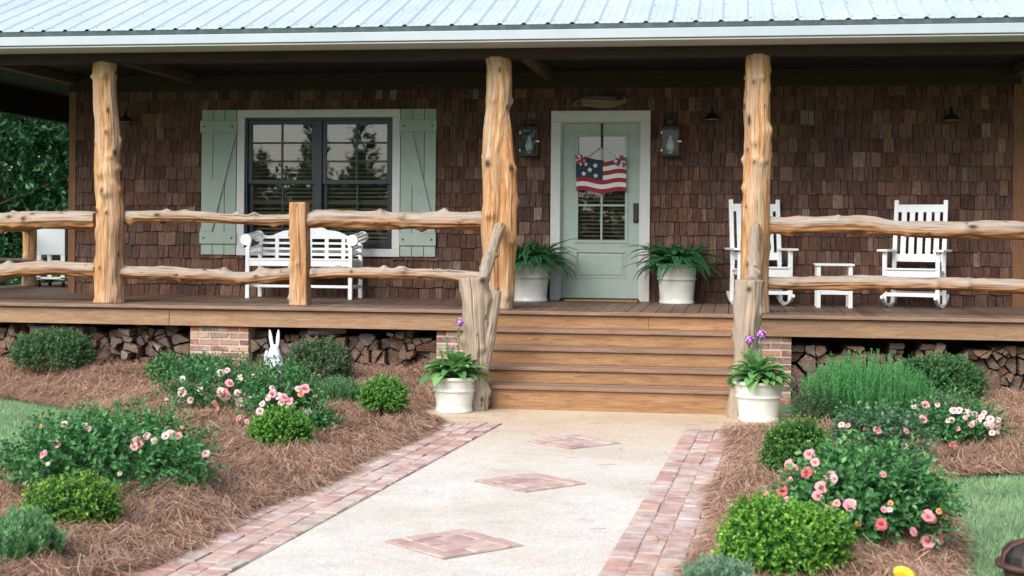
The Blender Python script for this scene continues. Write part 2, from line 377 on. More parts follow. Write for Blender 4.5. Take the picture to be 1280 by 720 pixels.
def paver(mb,cx,cy,lx,ly,rz,z0,z1,rng,j=.004):
    c,s=math.cos(rz),math.sin(rz);vs=[];ch=.006
    dz=rng.uniform(-.003,.003)
    for (zz,k) in ((z0,0),(z1-ch+dz,0),(z1+dz,ch)):
        for ax,ay in ((-1,-1),(1,-1),(1,1),(-1,1)):
            x=ax*(lx/2-k)+rng.uniform(-j,j);y=ay*(ly/2-k)+rng.uniform(-j,j)
            vs.append((cx+x*c-y*s,cy+x*s+y*c,zz+rng.uniform(-.0015,.0015)))
    fs=[(8,9,10,11)]
    for b in (0,4): fs+=[(b+i,b+(i+1)%4,b+4+(i+1)%4,b+4+i) for i in range(4)]
    mb.add(vs,fs)
def edging(inner,sgn,name,label):
    rng=random.Random(3+sgn);b=MB();base=MB()
    y=-4.53;dxdy=(inner(-10)-inner(-4.53))/(-5.47);rz=math.atan2(-dxdy,1) 
    rows=4;w=BW/rows
    base.add([(inner(-4.53),-4.53,.004),(inner(-4.53)+sgn*BW,-4.53,.004),(inner(Y1)+sgn*BW,Y1,.004),(inner(Y1),Y1,.004)],[(0,1,2,3)])
    for r in range(rows):
        y=-4.53
        while y>Y1+.1:
            L=.2+rng.uniform(-.012,.012)
            if y==-4.53 and r%2: L*=.5
            x=inner(y-L/2)+sgn*(r+.5)*w
            paver(b,x,y-L/2,w-.006,L-.006,rz,-.02,.011+rng.uniform(-.003,.003),rng,.0065)
            y-=L
    o=b.build(name,'paver_brick');tag(o,label,'edging',kind='structure')
    q=base.build('edging_bed','joint_sand');tag(q,'sandy joint bed under the brick edging','sand',kind='structure')
edging(iL,-1,'brick_edging','worn pink brick edging beside the walk on the rose bed side')
edging(iR,1,'brick_edging','worn pink brick edging beside the walk on the lantern side')
for o in list(COL.objects):
    if o.name.startswith('brick_edging'): o['label']='worn reddish paver edging along the pale walk';o['group']='brick edgings of the walk'
    if o.name.startswith('edging_bed'): o['group']='sand beds under the brick edgings'
for k,(x,y) in enumerate(((717,553),(662,603.5),(567,680),(430,820),(250,1050))):
    c=G(x,y);b=MB();rng=random.Random(k);base=MB();a0=PI/4+.055
    hs=.255
    def rot(u,v): return (c.x+u*math.cos(a0)-v*math.sin(a0),c.y+u*math.sin(a0)+v*math.cos(a0))
    base.add([(*rot(u*hs,v*hs),.004) for u,v in ((-1,-1),(1,-1),(1,1),(-1,1))],[(0,1,2,3)])
    bw=.105
    for s4 in range(4):
        for i in range(2):
            ln=(2*hs-bw)/2;u=-hs+ln*(i+.5);v=-hs+bw/2
            for _ in range(s4): u,v=-v,u
            xx,yy=rot(u,v);l1,l2=(ln-.008,bw-.008) if s4%2==0 else (bw-.008,ln-.008)
            paver(b,xx,yy,l1,l2,a0,-.02,.010,rng)
    q=hs-bw
    paver(b,*rot(0,q*.5),q*2-.01,q*.95,a0,-.02,.0095,rng)
    paver(b,*rot(0,-q*.5),q*2-.01,q*.95,a0,-.02,.0095,rng)
    cc=MB();cc.add([(*rot(u,v),.0075) for u,v in ((-q*.92,-q*.95),(q*.92,-q*.95),(q*.92,-.01),(-q*.92,-.01))],[(0,1,2,3)])
    for mb_,mm,nm in ((b,'inlay_brick','brick_inlay'),(base,'joint_sand','inlay_bed'),(cc,'aggregate','inlay_patch'))[:2]:
        tag(mb_.build(nm,mm),'reddish brick diamond set in the pale walk','inlay','brick diamonds set in the walk',kind='structure')
# beds of pine straw
LB=[(-7.4,-1.4),(-.95,-1.4),(-1.30,-3.6),(-1.38,-4.38),(iL(-4.7)-BW+.02,-4.72)]+[(iL(y)-BW+.05*math.sin(y*3.1)+.02,y) for y in np.arange(-5.2,-14.9,-.5)]+[(-3.3,-14.9),(-3.4,-11),(-3.2,-9.2),(-2.98,-7.6),(-3.1,-6.2),(-3.45,-5.2),(-3.95,-4.55),(-4.75,-3.95),(-5.6,-3.5),(-6.9,-3.2),(-7.3,-2.9)]
RB=[(2.2,-1.4),(5.7,-1.4),(5.9,-5.5),(4.6,-6.05),(3.4,-6.2),(2.85,-6.4),(2.62,-7.0),(2.60,-8.2),(2.55,-8.9),(2.4,-9.6),(2.35,-11),(2.4,-14.9)]+[(iR(y)+BW+.04*math.sin(y*2.7)-.0,y) for y in np.arange(-14.9,-4.8,.5)]+[(iR(-4.6)+BW-.12,-4.75),(1.72,-4.78),(2.2,-4.5)]
def inside(poly,X,Y):
    r=np.zeros(X.shape,bool);n=len(poly)
    for i in range(n):
        x0,y0=poly[i];x1,y1=poly[(i+1)%n]
        if y0==y1: continue
        c=((y0>Y)!=(y1>Y))&(X<(x1-x0)*(Y-y0)/(y1-y0)+x0);r^=c
    return r
def edge_d(poly,X,Y):
    d=np.full(X.shape,9.);n=len(poly)
    for i in range(n):
        x0,y0=poly[i];x1,y1=poly[(i+1)%n];ex,ey=x1-x0,y1-y0;l=ex*ex+ey*ey+1e-12
        t=np.clip(((X-x0)*ex+(Y-y0)*ey)/l,0,1);d=np.minimum(d,np.hypot(X-x0-t*ex,Y-y0-t*ey))
    return d
_kr=np.random.default_rng(9);_KS=[(_kr.normal(0,15,2),_kr.uniform(0,6.3)) for _ in range(14)]
def tuft(X,Y): return sum(np.sin(X*k[0]+Y*k[1]+p) for k,p in _KS)/3.6
def bed_z(poly,side,X,Y):
    d=edge_d(poly,X,Y);e=np.clip(d/.22,0,1);e=e*e*(3-2*e)
    m=.03*tuft(X,Y)+.03*np.sin(X*3.3+1)*np.sin(Y*2.7+.5)+.022*np.sin(X*7.1+Y*3)*np.sin(Y*6.3-X*2)
    up=np.clip((Y+4.6)/2.2,0,1)*(.10 if side<0 else -.0)
    return .010+e*(.036+m)+up*np.clip(d/.5,0,1)
def bed(poly,side,nm,label,dens):
    xs=[p[0] for p in poly];ys=[p[1] for p in poly];st=.05
    gx=np.arange(min(xs),max(xs)+st,st);gy=np.arange(min(ys),max(ys)+st,st)
    X,Y=np.meshgrid(gx,gy);ins=inside(poly,X,Y)
    Z=np.where(ins,bed_z(poly,side,X,Y),-.045)
    V=np.stack([X,Y,Z],-1).reshape(-1,3);w=len(gx)
    q=ins[:-1,:-1]|ins[1:,:-1]|ins[:-1,1:]|ins[1:,1:]
    jj,ii=np.nonzero(q);a=jj*w+ii;Fc=np.stack([a,a+1,a+w+1,a+w],1)
    u,inv=np.unique(Fc,return_inverse=True);o=np_mesh(nm,V[u],inv.reshape(-1,4),'straw_base',smooth=True)
    tag(o,label,'bed',kind='structure')
    # needles
    rng=np.random.default_rng(5+side);n=dens
    px=rng.uniform(max(min(xs),-7.4),min(max(xs),5.9),n);py=np.maximum(rng.uniform(-11.2,-1.9,n),-99)
    k=inside(poly,px,py)|((edge_d(poly,px,py)<.07)&(rng.random(n)<.4));px,py=px[k],py[k];n=len(px)
    # tufts: needles share direction and mound where a noise field says so
    ang=2.2*np.sin(px*2.1+py*1.3)+2.0*np.sin(py*2.9-px*1.7+1)+1.3*tuft(px*.6+3,py*.6)+rng.normal(0,.6,n)
    L=rng.uniform(.13,.30,n);cur=rng.normal(0,.7,n);lift=np.abs(rng.normal(0,.035,n));z0=bed_z(poly,side,px,py)*(inside(poly,px,py))+.004+np.abs(rng.normal(0,.016,n))
    wd=rng.uniform(.0006,.0013,n)
    pts=[]
    for t in (0,.5,1):
        aa=ang+cur*(t-.5);off=(t-.5)*L
        x=px+np.cos(ang+cur*(t-.5)*.5)*off;y=py+np.sin(ang+cur*(t-.5)*.5)*off
        z=z0+lift*(1-(2*t-1)**2)+rng.normal(0,.009,n)*abs(2*t-1)
        z=np.maximum(z,.012)
        tw=rng.uniform(-1,1,n)
        sx,sy,sz=-np.sin(aa)*wd,np.cos(aa)*wd,wd*tw
        pts+=[np.stack([x-sx,y-sy,z-sz],1),np.stack([x+sx,y+sy,z+sz],1)]
    V=np.stack(pts,1).reshape(-1,3);i=np.arange(n,dtype=np.int32)[:,None]*6
    Fc=np.concatenate([i+np.array([[0,1,3,2]]),i+np.array([[2,3,5,4]])],1).reshape(-1,4)
    o=np_mesh('pine_straw',V,Fc,'pine_needle');tag(o,'loose red brown pine straw covering the flower bed','pine straw','pine straw of the flower beds',kind='stuff')
bed(LB,-1,'flower_bed','mounded flower bed under brown pine straw',720000)
bed(RB,1,'flower_bed','mounded flower bed under brown pine straw',720000)
for o in COL.objects:
    if o.name.startswith('flower_bed'): o['group']='flower beds'
rg=np.random.default_rng(31);n=150;sd_=rg.random(n)<.5;yy=rg.uniform(-10.5,-3.7,n);u=np.abs(rg.normal(0,.28,n))
xx=np.where(sd_,np.array([iL(y) for y in yy])-.35+u,np.array([iR(y) for y in yy])+.35-u);k=rg.random(n)<.12;xx[k]=rg.uniform(-.5,1.1,k.sum())
aa=rg.uniform(0,2*PI,n);cv=rg.normal(0,.9,n);V=[]
for x,y,a,c,l in zip(xx,yy,aa,cv,rg.uniform(.08,.2,n)):
    for t in (0,.33,.66,1):
        q=a+c*(t-.5);px_,py_=x+math.cos(q)*(t-.5)*l,y+math.sin(q)*(t-.5)*l
        V+=[(px_-math.sin(q)*.0013,py_+math.cos(q)*.0013,.017),(px_+math.sin(q)*.0013,py_-math.cos(q)*.0013,.0185)]
i=np.arange(n,dtype=np.int32)[:,None]*8;Fc=np.concatenate([i+np.array([[b,b+1,b+3,b+2]]) for b in (0,2,4)],1).reshape(-1,4)
tag(np_mesh('pine_straw',np.array(V),Fc,'pine_needle'),'stray pine needles fallen on the pale walk and its brick edging','pine straw',kind='stuff')
def lawn(x0,x1,y0,y1,n,seed):
    rng=np.random.default_rng(seed);x=rng.uniform(x0,x1,n);y=rng.uniform(y0,y1,n)
    k=~(inside(LB,x,y)|inside(RB,x,y))&((x<-2.2)|(x>2.1));x,y=x[k],y[k];n=len(x)
    h=rng.uniform(.018,.05,n);a=rng.uniform(0,2*PI,n);w=rng.uniform(.002,.004,n);ln=rng.normal(0,.02,(n,2))
    b=np.stack([x,y,np.full(n,-.03)],1);s=np.stack([np.cos(a)*w,np.sin(a)*w,0*w],1);t=np.stack([x+ln[:,0],y+ln[:,1],-.03+h],1)
    V=np.stack([b-s,b+s,t],1).reshape(-1,3);Fc=np.arange(n*3,dtype=np.int32).reshape(-1,3)
    return np_mesh('grass',V,Fc,'grass_blade')
tag(lawn(-9.2,-2.6,-10.5,-2.,330000,1),'short mown grass beside the pink rose bed','grass','grass of the lawn',kind='stuff')
tag(lawn(2.1,7.4,-11,-3.5,260000,2),'short mown grass beside the pink rose bed','grass','grass of the lawn',kind='stuff')
# ---------------------------------------------------------------- house
house=thing('house',(0,0,0),'cedar shingled house with white metal roof and deep shaded porch','house')
XL,XR=-6.48,4.60
ZT=3.42                         # top of wall / ceiling level
wx0,wx1,wz0,wz1=-4.26,-2.455,1.405,2.95      # window opening
dx0,dx1,dz0,dz1=-.475,.44,ZF,2.885           # door opening
openings=[(wx0,wx1,wz0,wz1),(dx0,dx1,dz0,dz1)]
def grid_wall(mb,xs,zs,y):
    for i in range(len(xs)-1):
        for j in range(len(zs)-1):
            cx,cz=(xs[i]+xs[i+1])/2,(zs[j]+zs[j+1])/2
            if any(a<cx<b and c<cz<d for a,b,c,d in openings): continue
            mb.add([(xs[i],y,zs[j]),(xs[i+1],y,zs[j]),(xs[i+1],y,zs[j+1]),(xs[i],y,zs[j+1])],[(0,1,2,3)])
bk=MB();grid_wall(bk,[XL,wx0,wx1,dx0,dx1,XR],[.3,ZF,wz0,dz1,wz1,ZT],.012);bk.build('wall_sheathing','under_dark',house)
def shingle(mb,x0,x1,zb,zt,rng):
    j=.005;a=x0+rng.uniform(.002,.0045);b=x1-rng.uniform(.002,.0045);dz=rng.uniform(-.008,.008);th=rng.uniform(.018,.034);sk=rng.uniform(-j,j)
    mb.add([(a,-th,zb+dz+sk),(b,-th,zb+dz-sk),(b,-.004,zt),(a,-.004,zt),(a,.01,zb+dz+sk),(b,.01,zb+dz-sk),(b,.01,zt),(a,.01,zt)],
           [(0,1,2,3),(0,4,5,1),(0,3,7,4),(1,5,6,2)])
wl=MB();rng=random.Random(11);ch=.157;z=ZF-.03
while z<ZT-.12:
    zt=z+ch+.02;zm=z+ch/2;x=XL+.08+rng.uniform(-.05,0)
    while x<XR-.08:
        w=rng.choice((.06,.075,.085,.095,.105,.12,.14))*rng.uniform(.9,1.1);x1=min(x+w,XR-.07)
        segs=[(x,x1)]
        for (a,b,c,d) in openings:
            if c-.075<zm<d+.075:
                ns=[]
                for s0,s1 in segs:
                    if s1<=a or s0>=b: ns.append((s0,s1));continue
                    if s0<a: ns.append((s0,a))
                    if s1>b: ns.append((b,s1))
                segs=ns
        for s0,s1 in segs:
            if s1-s0>.012: shingle(wl,s0,s1,z,zt,rng)
        x=x1
    z+=ch
wl.build('wall','cedar_shingle',house,fix=False)
# end walls in the same shingles
def side_wall(xp,sgn):
    mb=MB();rng=random.Random(5);z=ZF-.03
    while z<ZT:
        y=.08
        while y<8:
            w=rng.uniform(.08,.16);y1=min(8,y+w);zt=z+ch+.02;a=y+.0016;b=y1-.0016;dz=rng.uniform(-.006,.006);th=.015
            X=lambda d: xp+sgn*d
            mb.add([(X(th),a,z+dz),(X(th),b,z+dz),(X(.004),b,zt),(X(.004),a,zt),(X(-.01),a,z+dz),(X(-.01),b,z+dz)],[(0,1,2,3),(0,4,5,1)]);y=y1
        z+=ch
    mb.box(xp-.02 if sgn>0 else xp+.012,xp-.012 if sgn>0 else xp+.02,.02,8,.3,ZT+.3)
    mb.build('wall','cedar_shingle',house,fix=False)
side_wall(XL,-1);side_wall(XR,1)
rw=MB();rw.box(XL,XR,8,8.06,.3,ZT+.3);rw.build('wall','cedar_shingle',house)
for x0,x1 in ((XL-.005,XL+.085),(XR-.085,XR+.08)):
    cb=MB();cb.box(x0,x1,-.032,.06,ZF-.02,ZT);cb.build('corner_board','corner_wood',house,.004)
fz=MB();fz.box(XL,XR,-.04,.011,3.27,ZT+.051);fz.build('frieze_board','beam_wood',house,.004)
# room behind the openings
rm=MB();rm.box(XL+.05,XR-.05,.16,4.,.5,ZT-.05);o=rm.build('room','room_wall',house)
import bmesh
b=bmesh.new();b.from_mesh(o.data)
for f in list(b.faces):
    if abs(f.normal.y)>.9 and f.calc_center_median().y<1: b.faces.remove(f)
bmesh.ops.reverse_faces(b,faces=b.faces);b.to_mesh(o.data);b.free()
# window
wt=thing('window',(0,0,0),None,None);wt.parent=house
tr=MB();tw=.092
tr.box(wx0-tw,wx1+tw,-.045,.02,wz1,wz1+tw);tr.box(wx0-tw,wx1+tw,-.045,.02,wz0-tw,wz0)
tr.box(wx0-tw,wx0,-.0445,.02,wz0,wz1);tr.box(wx1,wx1+tw,-.0445,.02,wz0,wz1)
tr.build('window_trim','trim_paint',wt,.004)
fr=MB();mid=(wx0+wx1)/2;zm=2.185
fr.box(wx0,wx0+.03,-.012,.09,wz0,wz1);fr.box(wx1-.03,wx1,-.012,.09,wz0,wz1)
fr.box(wx0+.03,wx1-.03,-.012,.09,wz1-.03,wz1);fr.box(wx0+.03,wx1-.03,-.012,.09,wz0,wz0+.04)
fr.box(mid-.04,mid+.04,-.011,.09,wz0+.04,wz1-.03)
fr.build('window_frame','sash_dark',wt,.003)
def sash(x0,x1,z0,z1,y,rows):
    m=MB();s=.05
    m.box(x0,x0+s,y,y+.035,z0,z1);m.box(x1-s,x1,y,y+.035,z0,z1);m.box(x0+s,x1-s,y,y+.035,z0,z0+s);m.box(x0+s,x1-s,y,y+.035,z1-s,z1)
    xm=(x0+x1)/2;m.box(xm-.011,xm+.011,y+.002,y+.03,z0+s,z1-s)
    for i in range(1,rows):
        zz=z0+s+(z1-z0-2*s)*i/rows
        m.box(x0+s,xm-.011,y+.003,y+.029,zz-.011,zz+.011);m.box(xm+.011,x1-s,y+.003,y+.029,zz-.011,zz+.011)
    so=m.build('sash','sash_dark',wt,.0025)
    gl=MB();gl.add([(x0+s-.005,y+.016,z0+s-.005),(x1-s+.005,y+.016,z0+s-.005),(x1-s+.005,y+.016,z1-s+.005),(x0+s-.005,y+.016,z1-s+.005)],[(0,1,2,3)])
    gl.build('pane','window_glass',so)
for x0,x1 in ((wx0+.03,mid-.04),(mid+.04,wx1-.03)):
    sash(x0,x1,zm-.02,wz1-.03,.012,3);sash(x0,x1,wz0+.04,zm+.03,.05,3)
def blinds(x0,x1,z0,z1,y,par,step=.048):
    m=MB();z=z1
    while z>z0:
        m.add([(x0,y-.017,z-.009),(x1,y-.017,z-.009),(x1,y+.017,z+.011),(x0,y+.017,z+.011),(x0,y-.017,z-.0115),(x1,y-.017,z-.0115),(x1,y+.017,z+.0085),(x0,y+.017,z+.0085)],MB.BF);z-=step
    for f in (.15,.85):
        xx=x0+(x1-x0)*f;m.box(xx-.001,xx+.001,y-.0185,y-.0175,z0,z1)
    m.build('blind','blind',par)
blinds(wx0+.04,mid-.03,wz0+.03,wz1-.02,.13,wt);blinds(mid+.03,wx1-.04,wz0+.03,wz1-.02,.13,wt)
# shutters
def shutter(x0,x1,mirror):
    z0,z1=1.318,3.043
    m=MB();w=(x1-x0)/3
    for i in range(3): m.box(x0+i*w+.003,x0+(i+1)*w-.003,-.045,-.022,z0,z1)
    s=m.build('shutter','shutter_paint',house,.004)
    q=MB();zb=[(z1-.27,z1-.13),(z0+.13,z0+.27)]
    for a,b in zb: q.box(x0-.008,x1+.008,-.070,-.0455,a,b)
    a=(x1-.07,zb[0][0]-.002);c=(x0+.07,zb[1][1]+.002)
    if mirror: a=(x0+.07,a[1]);c=(x1-.07,c[1])
    k=.075
    q.prism([(a[0]-k,a[1]),(a[0]+k,a[1]),(c[0]+k,c[1]),(c[0]-k,c[1])],-.068,-.0455)
    q.build('batten','shutter_paint',s,.003)
    for (zz0,zz1) in zb:
        for fx in (.1,.9):
            n=MB();xx=x0+(x1-x0)*fx;n.lathe([(0,-.0),(.011,0),(.011,.004),(.0,.006)],(0,0,0),10)
            k=len(n.v)-40
            n.v[k:]=[(xx+p[0],-.070-p[2],(zz0+zz1)/2+p[1]) for p in n.v[k:]]
            n.build('bolt','iron',s)
shutter(-4.795,-4.358,False);shutter(-2.358,-1.933,True)
# door
dr=thing('door',(0,0,0),None,None);dr.parent=house
dt=MB();dw=.112
dt.box(dx0-dw,dx1+dw,-.05,.02,dz1,dz1+.125);dt.box(dx0-dw,dx0,-.0495,.02,ZF,dz1);dt.box(dx1,dx1+dw,-.0495,.02,ZF,dz1)
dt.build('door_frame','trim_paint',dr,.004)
th=MB();th.box(dx0,dx1,-.045,.08,ZF,ZF+.022);th.build('threshold','iron',dr,.004)
jb=MB();jb.box(dx0,dx0+.014,-.01,.09,ZF+.022,dz1);jb.box(dx1-.014,dx1,-.01,.09,ZF+.022,dz1);jb.box(dx0+.014,dx1-.014,-.01,.09,dz1-.012,dz1);jb.build('jamb','trim_paint',dr,.002)
L0,L1=dx0+.017,dx1-.017;B0,B1=ZF+.03,dz1-.016
gx0,gx1=W(723,200).x,W(781.5,200).x;gz0,gz1=W(752,300).z,W(752,170).z
lf=MB();y=.022;y1=.066
lf.box(L0,gx0-.03,y,y1,B0,B1);lf.box(gx1+.03,L1,y,y1,B0,B1);lf.box(gx0-.03,gx1+.03,y,y1,gz1+.03,B1)
pz0,pz1=W(752,348).z,W(752,314).z;px0,px1=W(719,330).x,W(782.5,330).x
lf.box(gx0-.03,gx1+.03,y,y1,pz1,gz0-.03);lf.box(gx0-.03,gx1+.03,y,y1,B0,pz0)
lf.box(gx0-.03,px0,y,y1,pz0,pz1);lf.box(px1,gx1+.03,y,y1,pz0,pz1)
leaf=lf.build('door_leaf','sage_paint',dr,.0)
# glazing bead, muntins
gb=MB()
def ring(mb,x0,x1,z0,z1,w,ya,yb):
    mb.box(x0,x1,ya,yb,z1-w,z1);mb.box(x0,x1,ya,yb,z0,z0+w);mb.box(x0,x0+w,ya,yb,z0+w,z1-w);mb.box(x1-w,x1,ya,yb,z0+w,z1-w)
ring(gb,gx0-.036,gx1+.036,gz0-.036,gz1+.036,.036,.010,.05)
xm=(gx0+gx1)/2;gb.box(xm-.012,xm+.012,.02,.05,gz0,gz1)
for i in (1,2):
    zz=gz0+(gz1-gz0)*i/3;gb.box(gx0,xm-.012,.021,.05,zz-.012,zz+.012);gb.box(xm+.012,gx1,.021,.05,zz-.012,zz+.012)
gb.build('glazing_bars','sage_paint',dr,.004)
gp=MB();gp.add([(gx0,.044,gz0),(gx1,.044,gz0),(gx1,.044,gz1),(gx0,.044,gz1)],[(0,1,2,3)]);gp.build('pane','window_glass',dr)
pn=MB();pn.box(px0,px1,.036,.06,pz0,pz1);ring(pn,px0,px1,pz0,pz1,.018,.014,.037)
a,b_,c_,d_=px0+.05,px1-.05,pz0+.05,pz1-.05
pn.add([(px0+.02,.0355,pz0+.02),(px1-.02,.0355,pz0+.02),(px1-.02,.0355,pz1-.02),(px0+.02,.0355,pz1-.02),(a,.024,c_),(b_,.024,c_),(b_,.024,d_),(a,.024,d_)],[(4,5,6,7),(0,1,5,4),(1,2,6,5),(2,3,7,6),(3,0,4,7)])
pn.build('door_panel','sage_paint',dr,.003)
blinds(gx0-.02,gx1+.02,gz0,gz1-.02,.10,dr,.045)
lk=MB();k0=W(791.5,278);k1=W(798,254);lk.box(k0.x,k1.x,-.012,.022,k0.z,k1.z);ko=lk.build('lock_keypad','black_plastic',dr,.006)
lh=MB();lh.tube([((k0.x+k1.x)/2,-.012,k0.z+.035),((k0.x+k1.x)/2,-.05,k0.z+.035)],.022,14);lh.build('handle','iron',ko)
# driftwood over the door, part of no opening
# porch ceiling, beams, roof
XE0,XE1=-8.35,6.45
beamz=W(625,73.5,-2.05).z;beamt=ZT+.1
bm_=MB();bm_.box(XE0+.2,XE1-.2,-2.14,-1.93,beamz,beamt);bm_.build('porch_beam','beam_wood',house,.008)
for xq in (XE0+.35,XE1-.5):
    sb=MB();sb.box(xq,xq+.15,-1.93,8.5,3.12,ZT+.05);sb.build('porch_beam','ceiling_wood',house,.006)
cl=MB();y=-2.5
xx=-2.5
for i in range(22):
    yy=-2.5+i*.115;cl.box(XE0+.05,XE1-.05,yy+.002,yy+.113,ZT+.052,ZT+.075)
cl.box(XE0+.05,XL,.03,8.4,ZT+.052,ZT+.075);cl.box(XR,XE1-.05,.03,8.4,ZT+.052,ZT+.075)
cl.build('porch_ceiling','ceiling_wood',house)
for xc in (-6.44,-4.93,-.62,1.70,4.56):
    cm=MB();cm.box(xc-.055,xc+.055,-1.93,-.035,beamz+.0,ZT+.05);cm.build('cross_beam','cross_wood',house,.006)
pit=math.tan(math.radians(20.5));EY=-2.62;gzb=W(640,49.2,EY).z;ez=W(640,29.5,EY).z
RY=4.2;rz_=ez+(RY-EY)*pit
rf=MB();prof=[];rp=.236;x=XE0
while x<XE1:
    prof+=[(x,0),(x+.02,.018),(x+.042,.018),(x+.062,0),(x+.10,0),(x+.104,.003),(x+.112,.003),(x+.116,0),(x+.17,0),(x+.174,.003),(x+.182,.003),(x+.186,0)];x+=rp
prof.append((x,0))
n=len(prof);vs=[]
for (yy,zz) in ((EY-.03,ez-.03*pit),(RY,rz_),(RY*2-EY+.03,ez)):
    vs+=[(px_,yy,zz+h) for px_,h in prof]
rf.add(vs,[(i,i+1,n+i+1,n+i) for i in range(n-1)]+[(n+i,n+i+1,2*n+i+1,2*n+i) for i in range(n-1)])
ro=rf.build('roof','roof_metal',house,fix=False)
so=ro.modifiers.new('Solid','SOLIDIFY');so.thickness=.004;so.offset=-1
sc=MB();x=XE0
while x<XE1-.3:
    for k in range(9):
        for dx in ((.0,.075) if int((x-XE0)/rp+.5)%4==0 else (.075,)):
            yy=EY+.10+k*.61+((.0) if dx else .0);zz=ez+(yy-EY)*pit
            sc.lathe([(.0105,0),(.0105,.004),(.006,.009),(0,.010)],(x+dx-.0+ (0 if dx else -.012),yy,zz+.0015),7)
    x+=rp
so_=sc.build('roof_screws','flashing',ro,fix=False);so_['kind']='stuff'
ga=MB()   # gables and soffit so the roof reads as a solid from the side
for xg in (XE0+.03,XE1-.06):
    ga.add([(xg,EY+.05,ez-.02),(xg,RY,rz_-.03),(xg,RY*2-EY-.05,ez-.02)],[(0,1,2)])
ga.add([(XE0+.03,EY+.05,ez-.06),(XE1-.06,EY+.05,ez-.06),(XE1-.06,-2.1,ez-.06),(XE0+.03,-2.1,ez-.06)],[(0,1,2,3)])
ga.build('gable','ceiling_wood',house,fix=False)
zb1=ez-(ez-gzb)*.40
fl=MB();fl.add([(XE0,EY+.0,ez-.012),(XE1,EY,ez-.012),(XE1,EY+.055,zb1+.004),(XE0,EY+.055,zb1+.004)],[(0,1,2,3)])
fl.build('drip_edge','flashing',house)
gt=MB();gt.box(XE0,XE1,EY-.005,EY+.11,gzb,zb1);gt.build('gutter','fascia_white',house,.006)
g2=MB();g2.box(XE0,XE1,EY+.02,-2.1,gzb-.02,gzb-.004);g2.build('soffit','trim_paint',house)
# ---------------------------------------------------------------- deck and steps
deck=thing('porch_deck',(0,0,0),'long brown plank porch floor with its wide front board','porch')
dk=MB();x=XE0;bw=.142;rng=random.Random(2)
YE=-2.42
while x<XE1:
    y1_=-.0 if XL<x+bw/2<XR else 8.
    if y1_==0: y1_=.012
    dk.box(x+.003,x+bw-.003,YE+rng.uniform(-.004,.004),y1_,ZF-.034+rng.uniform(-.001,.001),ZF+rng.uniform(-.0015,.001));x+=bw
dk.build('deck_boards','deck_wood',deck,.003)
nz=MB();nz.box(XE0,XE1,YE-.022,YE-.005,ZF-.034,ZF+.001);nz.build('nosing_board','tread_wood',deck,.004)
ns=MB();x=XE0
fbz=W(640,414.5,-2.38).z
for x0,x1 in ((XE0,-7.2),(-7.2,W(212,400,-2.38).x),(W(212,400,-2.38).x,-.62),(-.62,1.36),(1.50,W(985,410,-2.38).x-.3),(W(985,410,-2.38).x-.3,XE1)):
    if x0==-.62: ns.box(x0+.13,x1+.14-.003,-2.392,-2.36,ZF-.165,ZF-.04);continue
    ns.box(x0+.002,x1-.002 if x1<1.3 else x1-.002,-2.392,-2.352,fbz,ZF-.036)
ns.build('face_board','face_wood',deck,.004)
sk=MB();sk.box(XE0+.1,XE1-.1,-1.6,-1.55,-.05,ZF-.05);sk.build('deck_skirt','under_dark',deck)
steps=thing('porch_steps',(.4,-2.4,0),'brown wooden porch steps with five risers and overhanging treads','steps')
sx0,sx1=-.80,1.55
SX,SY=.4,-2.4
r5=[ZF,W(700,412.2,-2.68).z,W(700,435,-2.96).z,W(700,459.3,-3.24).z,W(700,483.6,-3.53).z]
def sbx(mb,x0,x1,y0,y1,z0,z1): mb.box(x0-SX,x1-SX,y0-SY,y1-SY,z0,z1)
yf=[-2.40,-2.66,-2.94,-3.22,-3.50]
for i in range(5):
    top=r5[i]-.034;bot=r5[i+1] if i<4 else 0.
    if i==0:
        pass
    m=MB();sbx(m,sx0,sx1,yf[i],yf[i]+.03,bot,top-.001 if i else top-.004)
    if i==0: m=MB();xs=W(811,400,-2.4).x;sbx(m,sx0,xs-.002,yf[i],yf[i]+.03,bot,top-.004);sbx(m,xs+.002,sx1,yf[i],yf[i]+.03,bot,top-.004)
    m.build('riser','riser_wood',steps,.003)
    if i:
        t_=MB()
        a,b=yf[i]-.03,yf[i-1]
        hw=(b-a)/2
        sbx(t_,sx0,sx1,a,a+hw-.003,r5[i]-.034,r5[i]);sbx(t_,sx0,sx1,a+hw+.003,b-.001,r5[i]-.034,r5[i]-.0005)
        t_.build('tread','tread_wood',steps,.005)
sg=MB()
for xa in (sx0+.005,sx1-.045):
    prof=[(-2.43-SY,0),(-3.49-SY,0)]
    for i in (4,3,2,1): prof+=[(yf[i]+.031-SY,r5[i]-.04),(yf[i-1]+.031-SY,r5[i]-.04)]
    q=[(p,z) for p,z in prof];n=len(q)
    sg.add([(xa-SX,p,z) for p,z in q]+[(xa+.04-SX,p,z) for p,z in q],[tuple(range(n)),tuple(range(2*n-1,n-1,-1))]+[(i,i+n,(i+1)%n+n,(i+1)%n) for i in range(n)])
sg.build('stringer','riser_wood',steps)
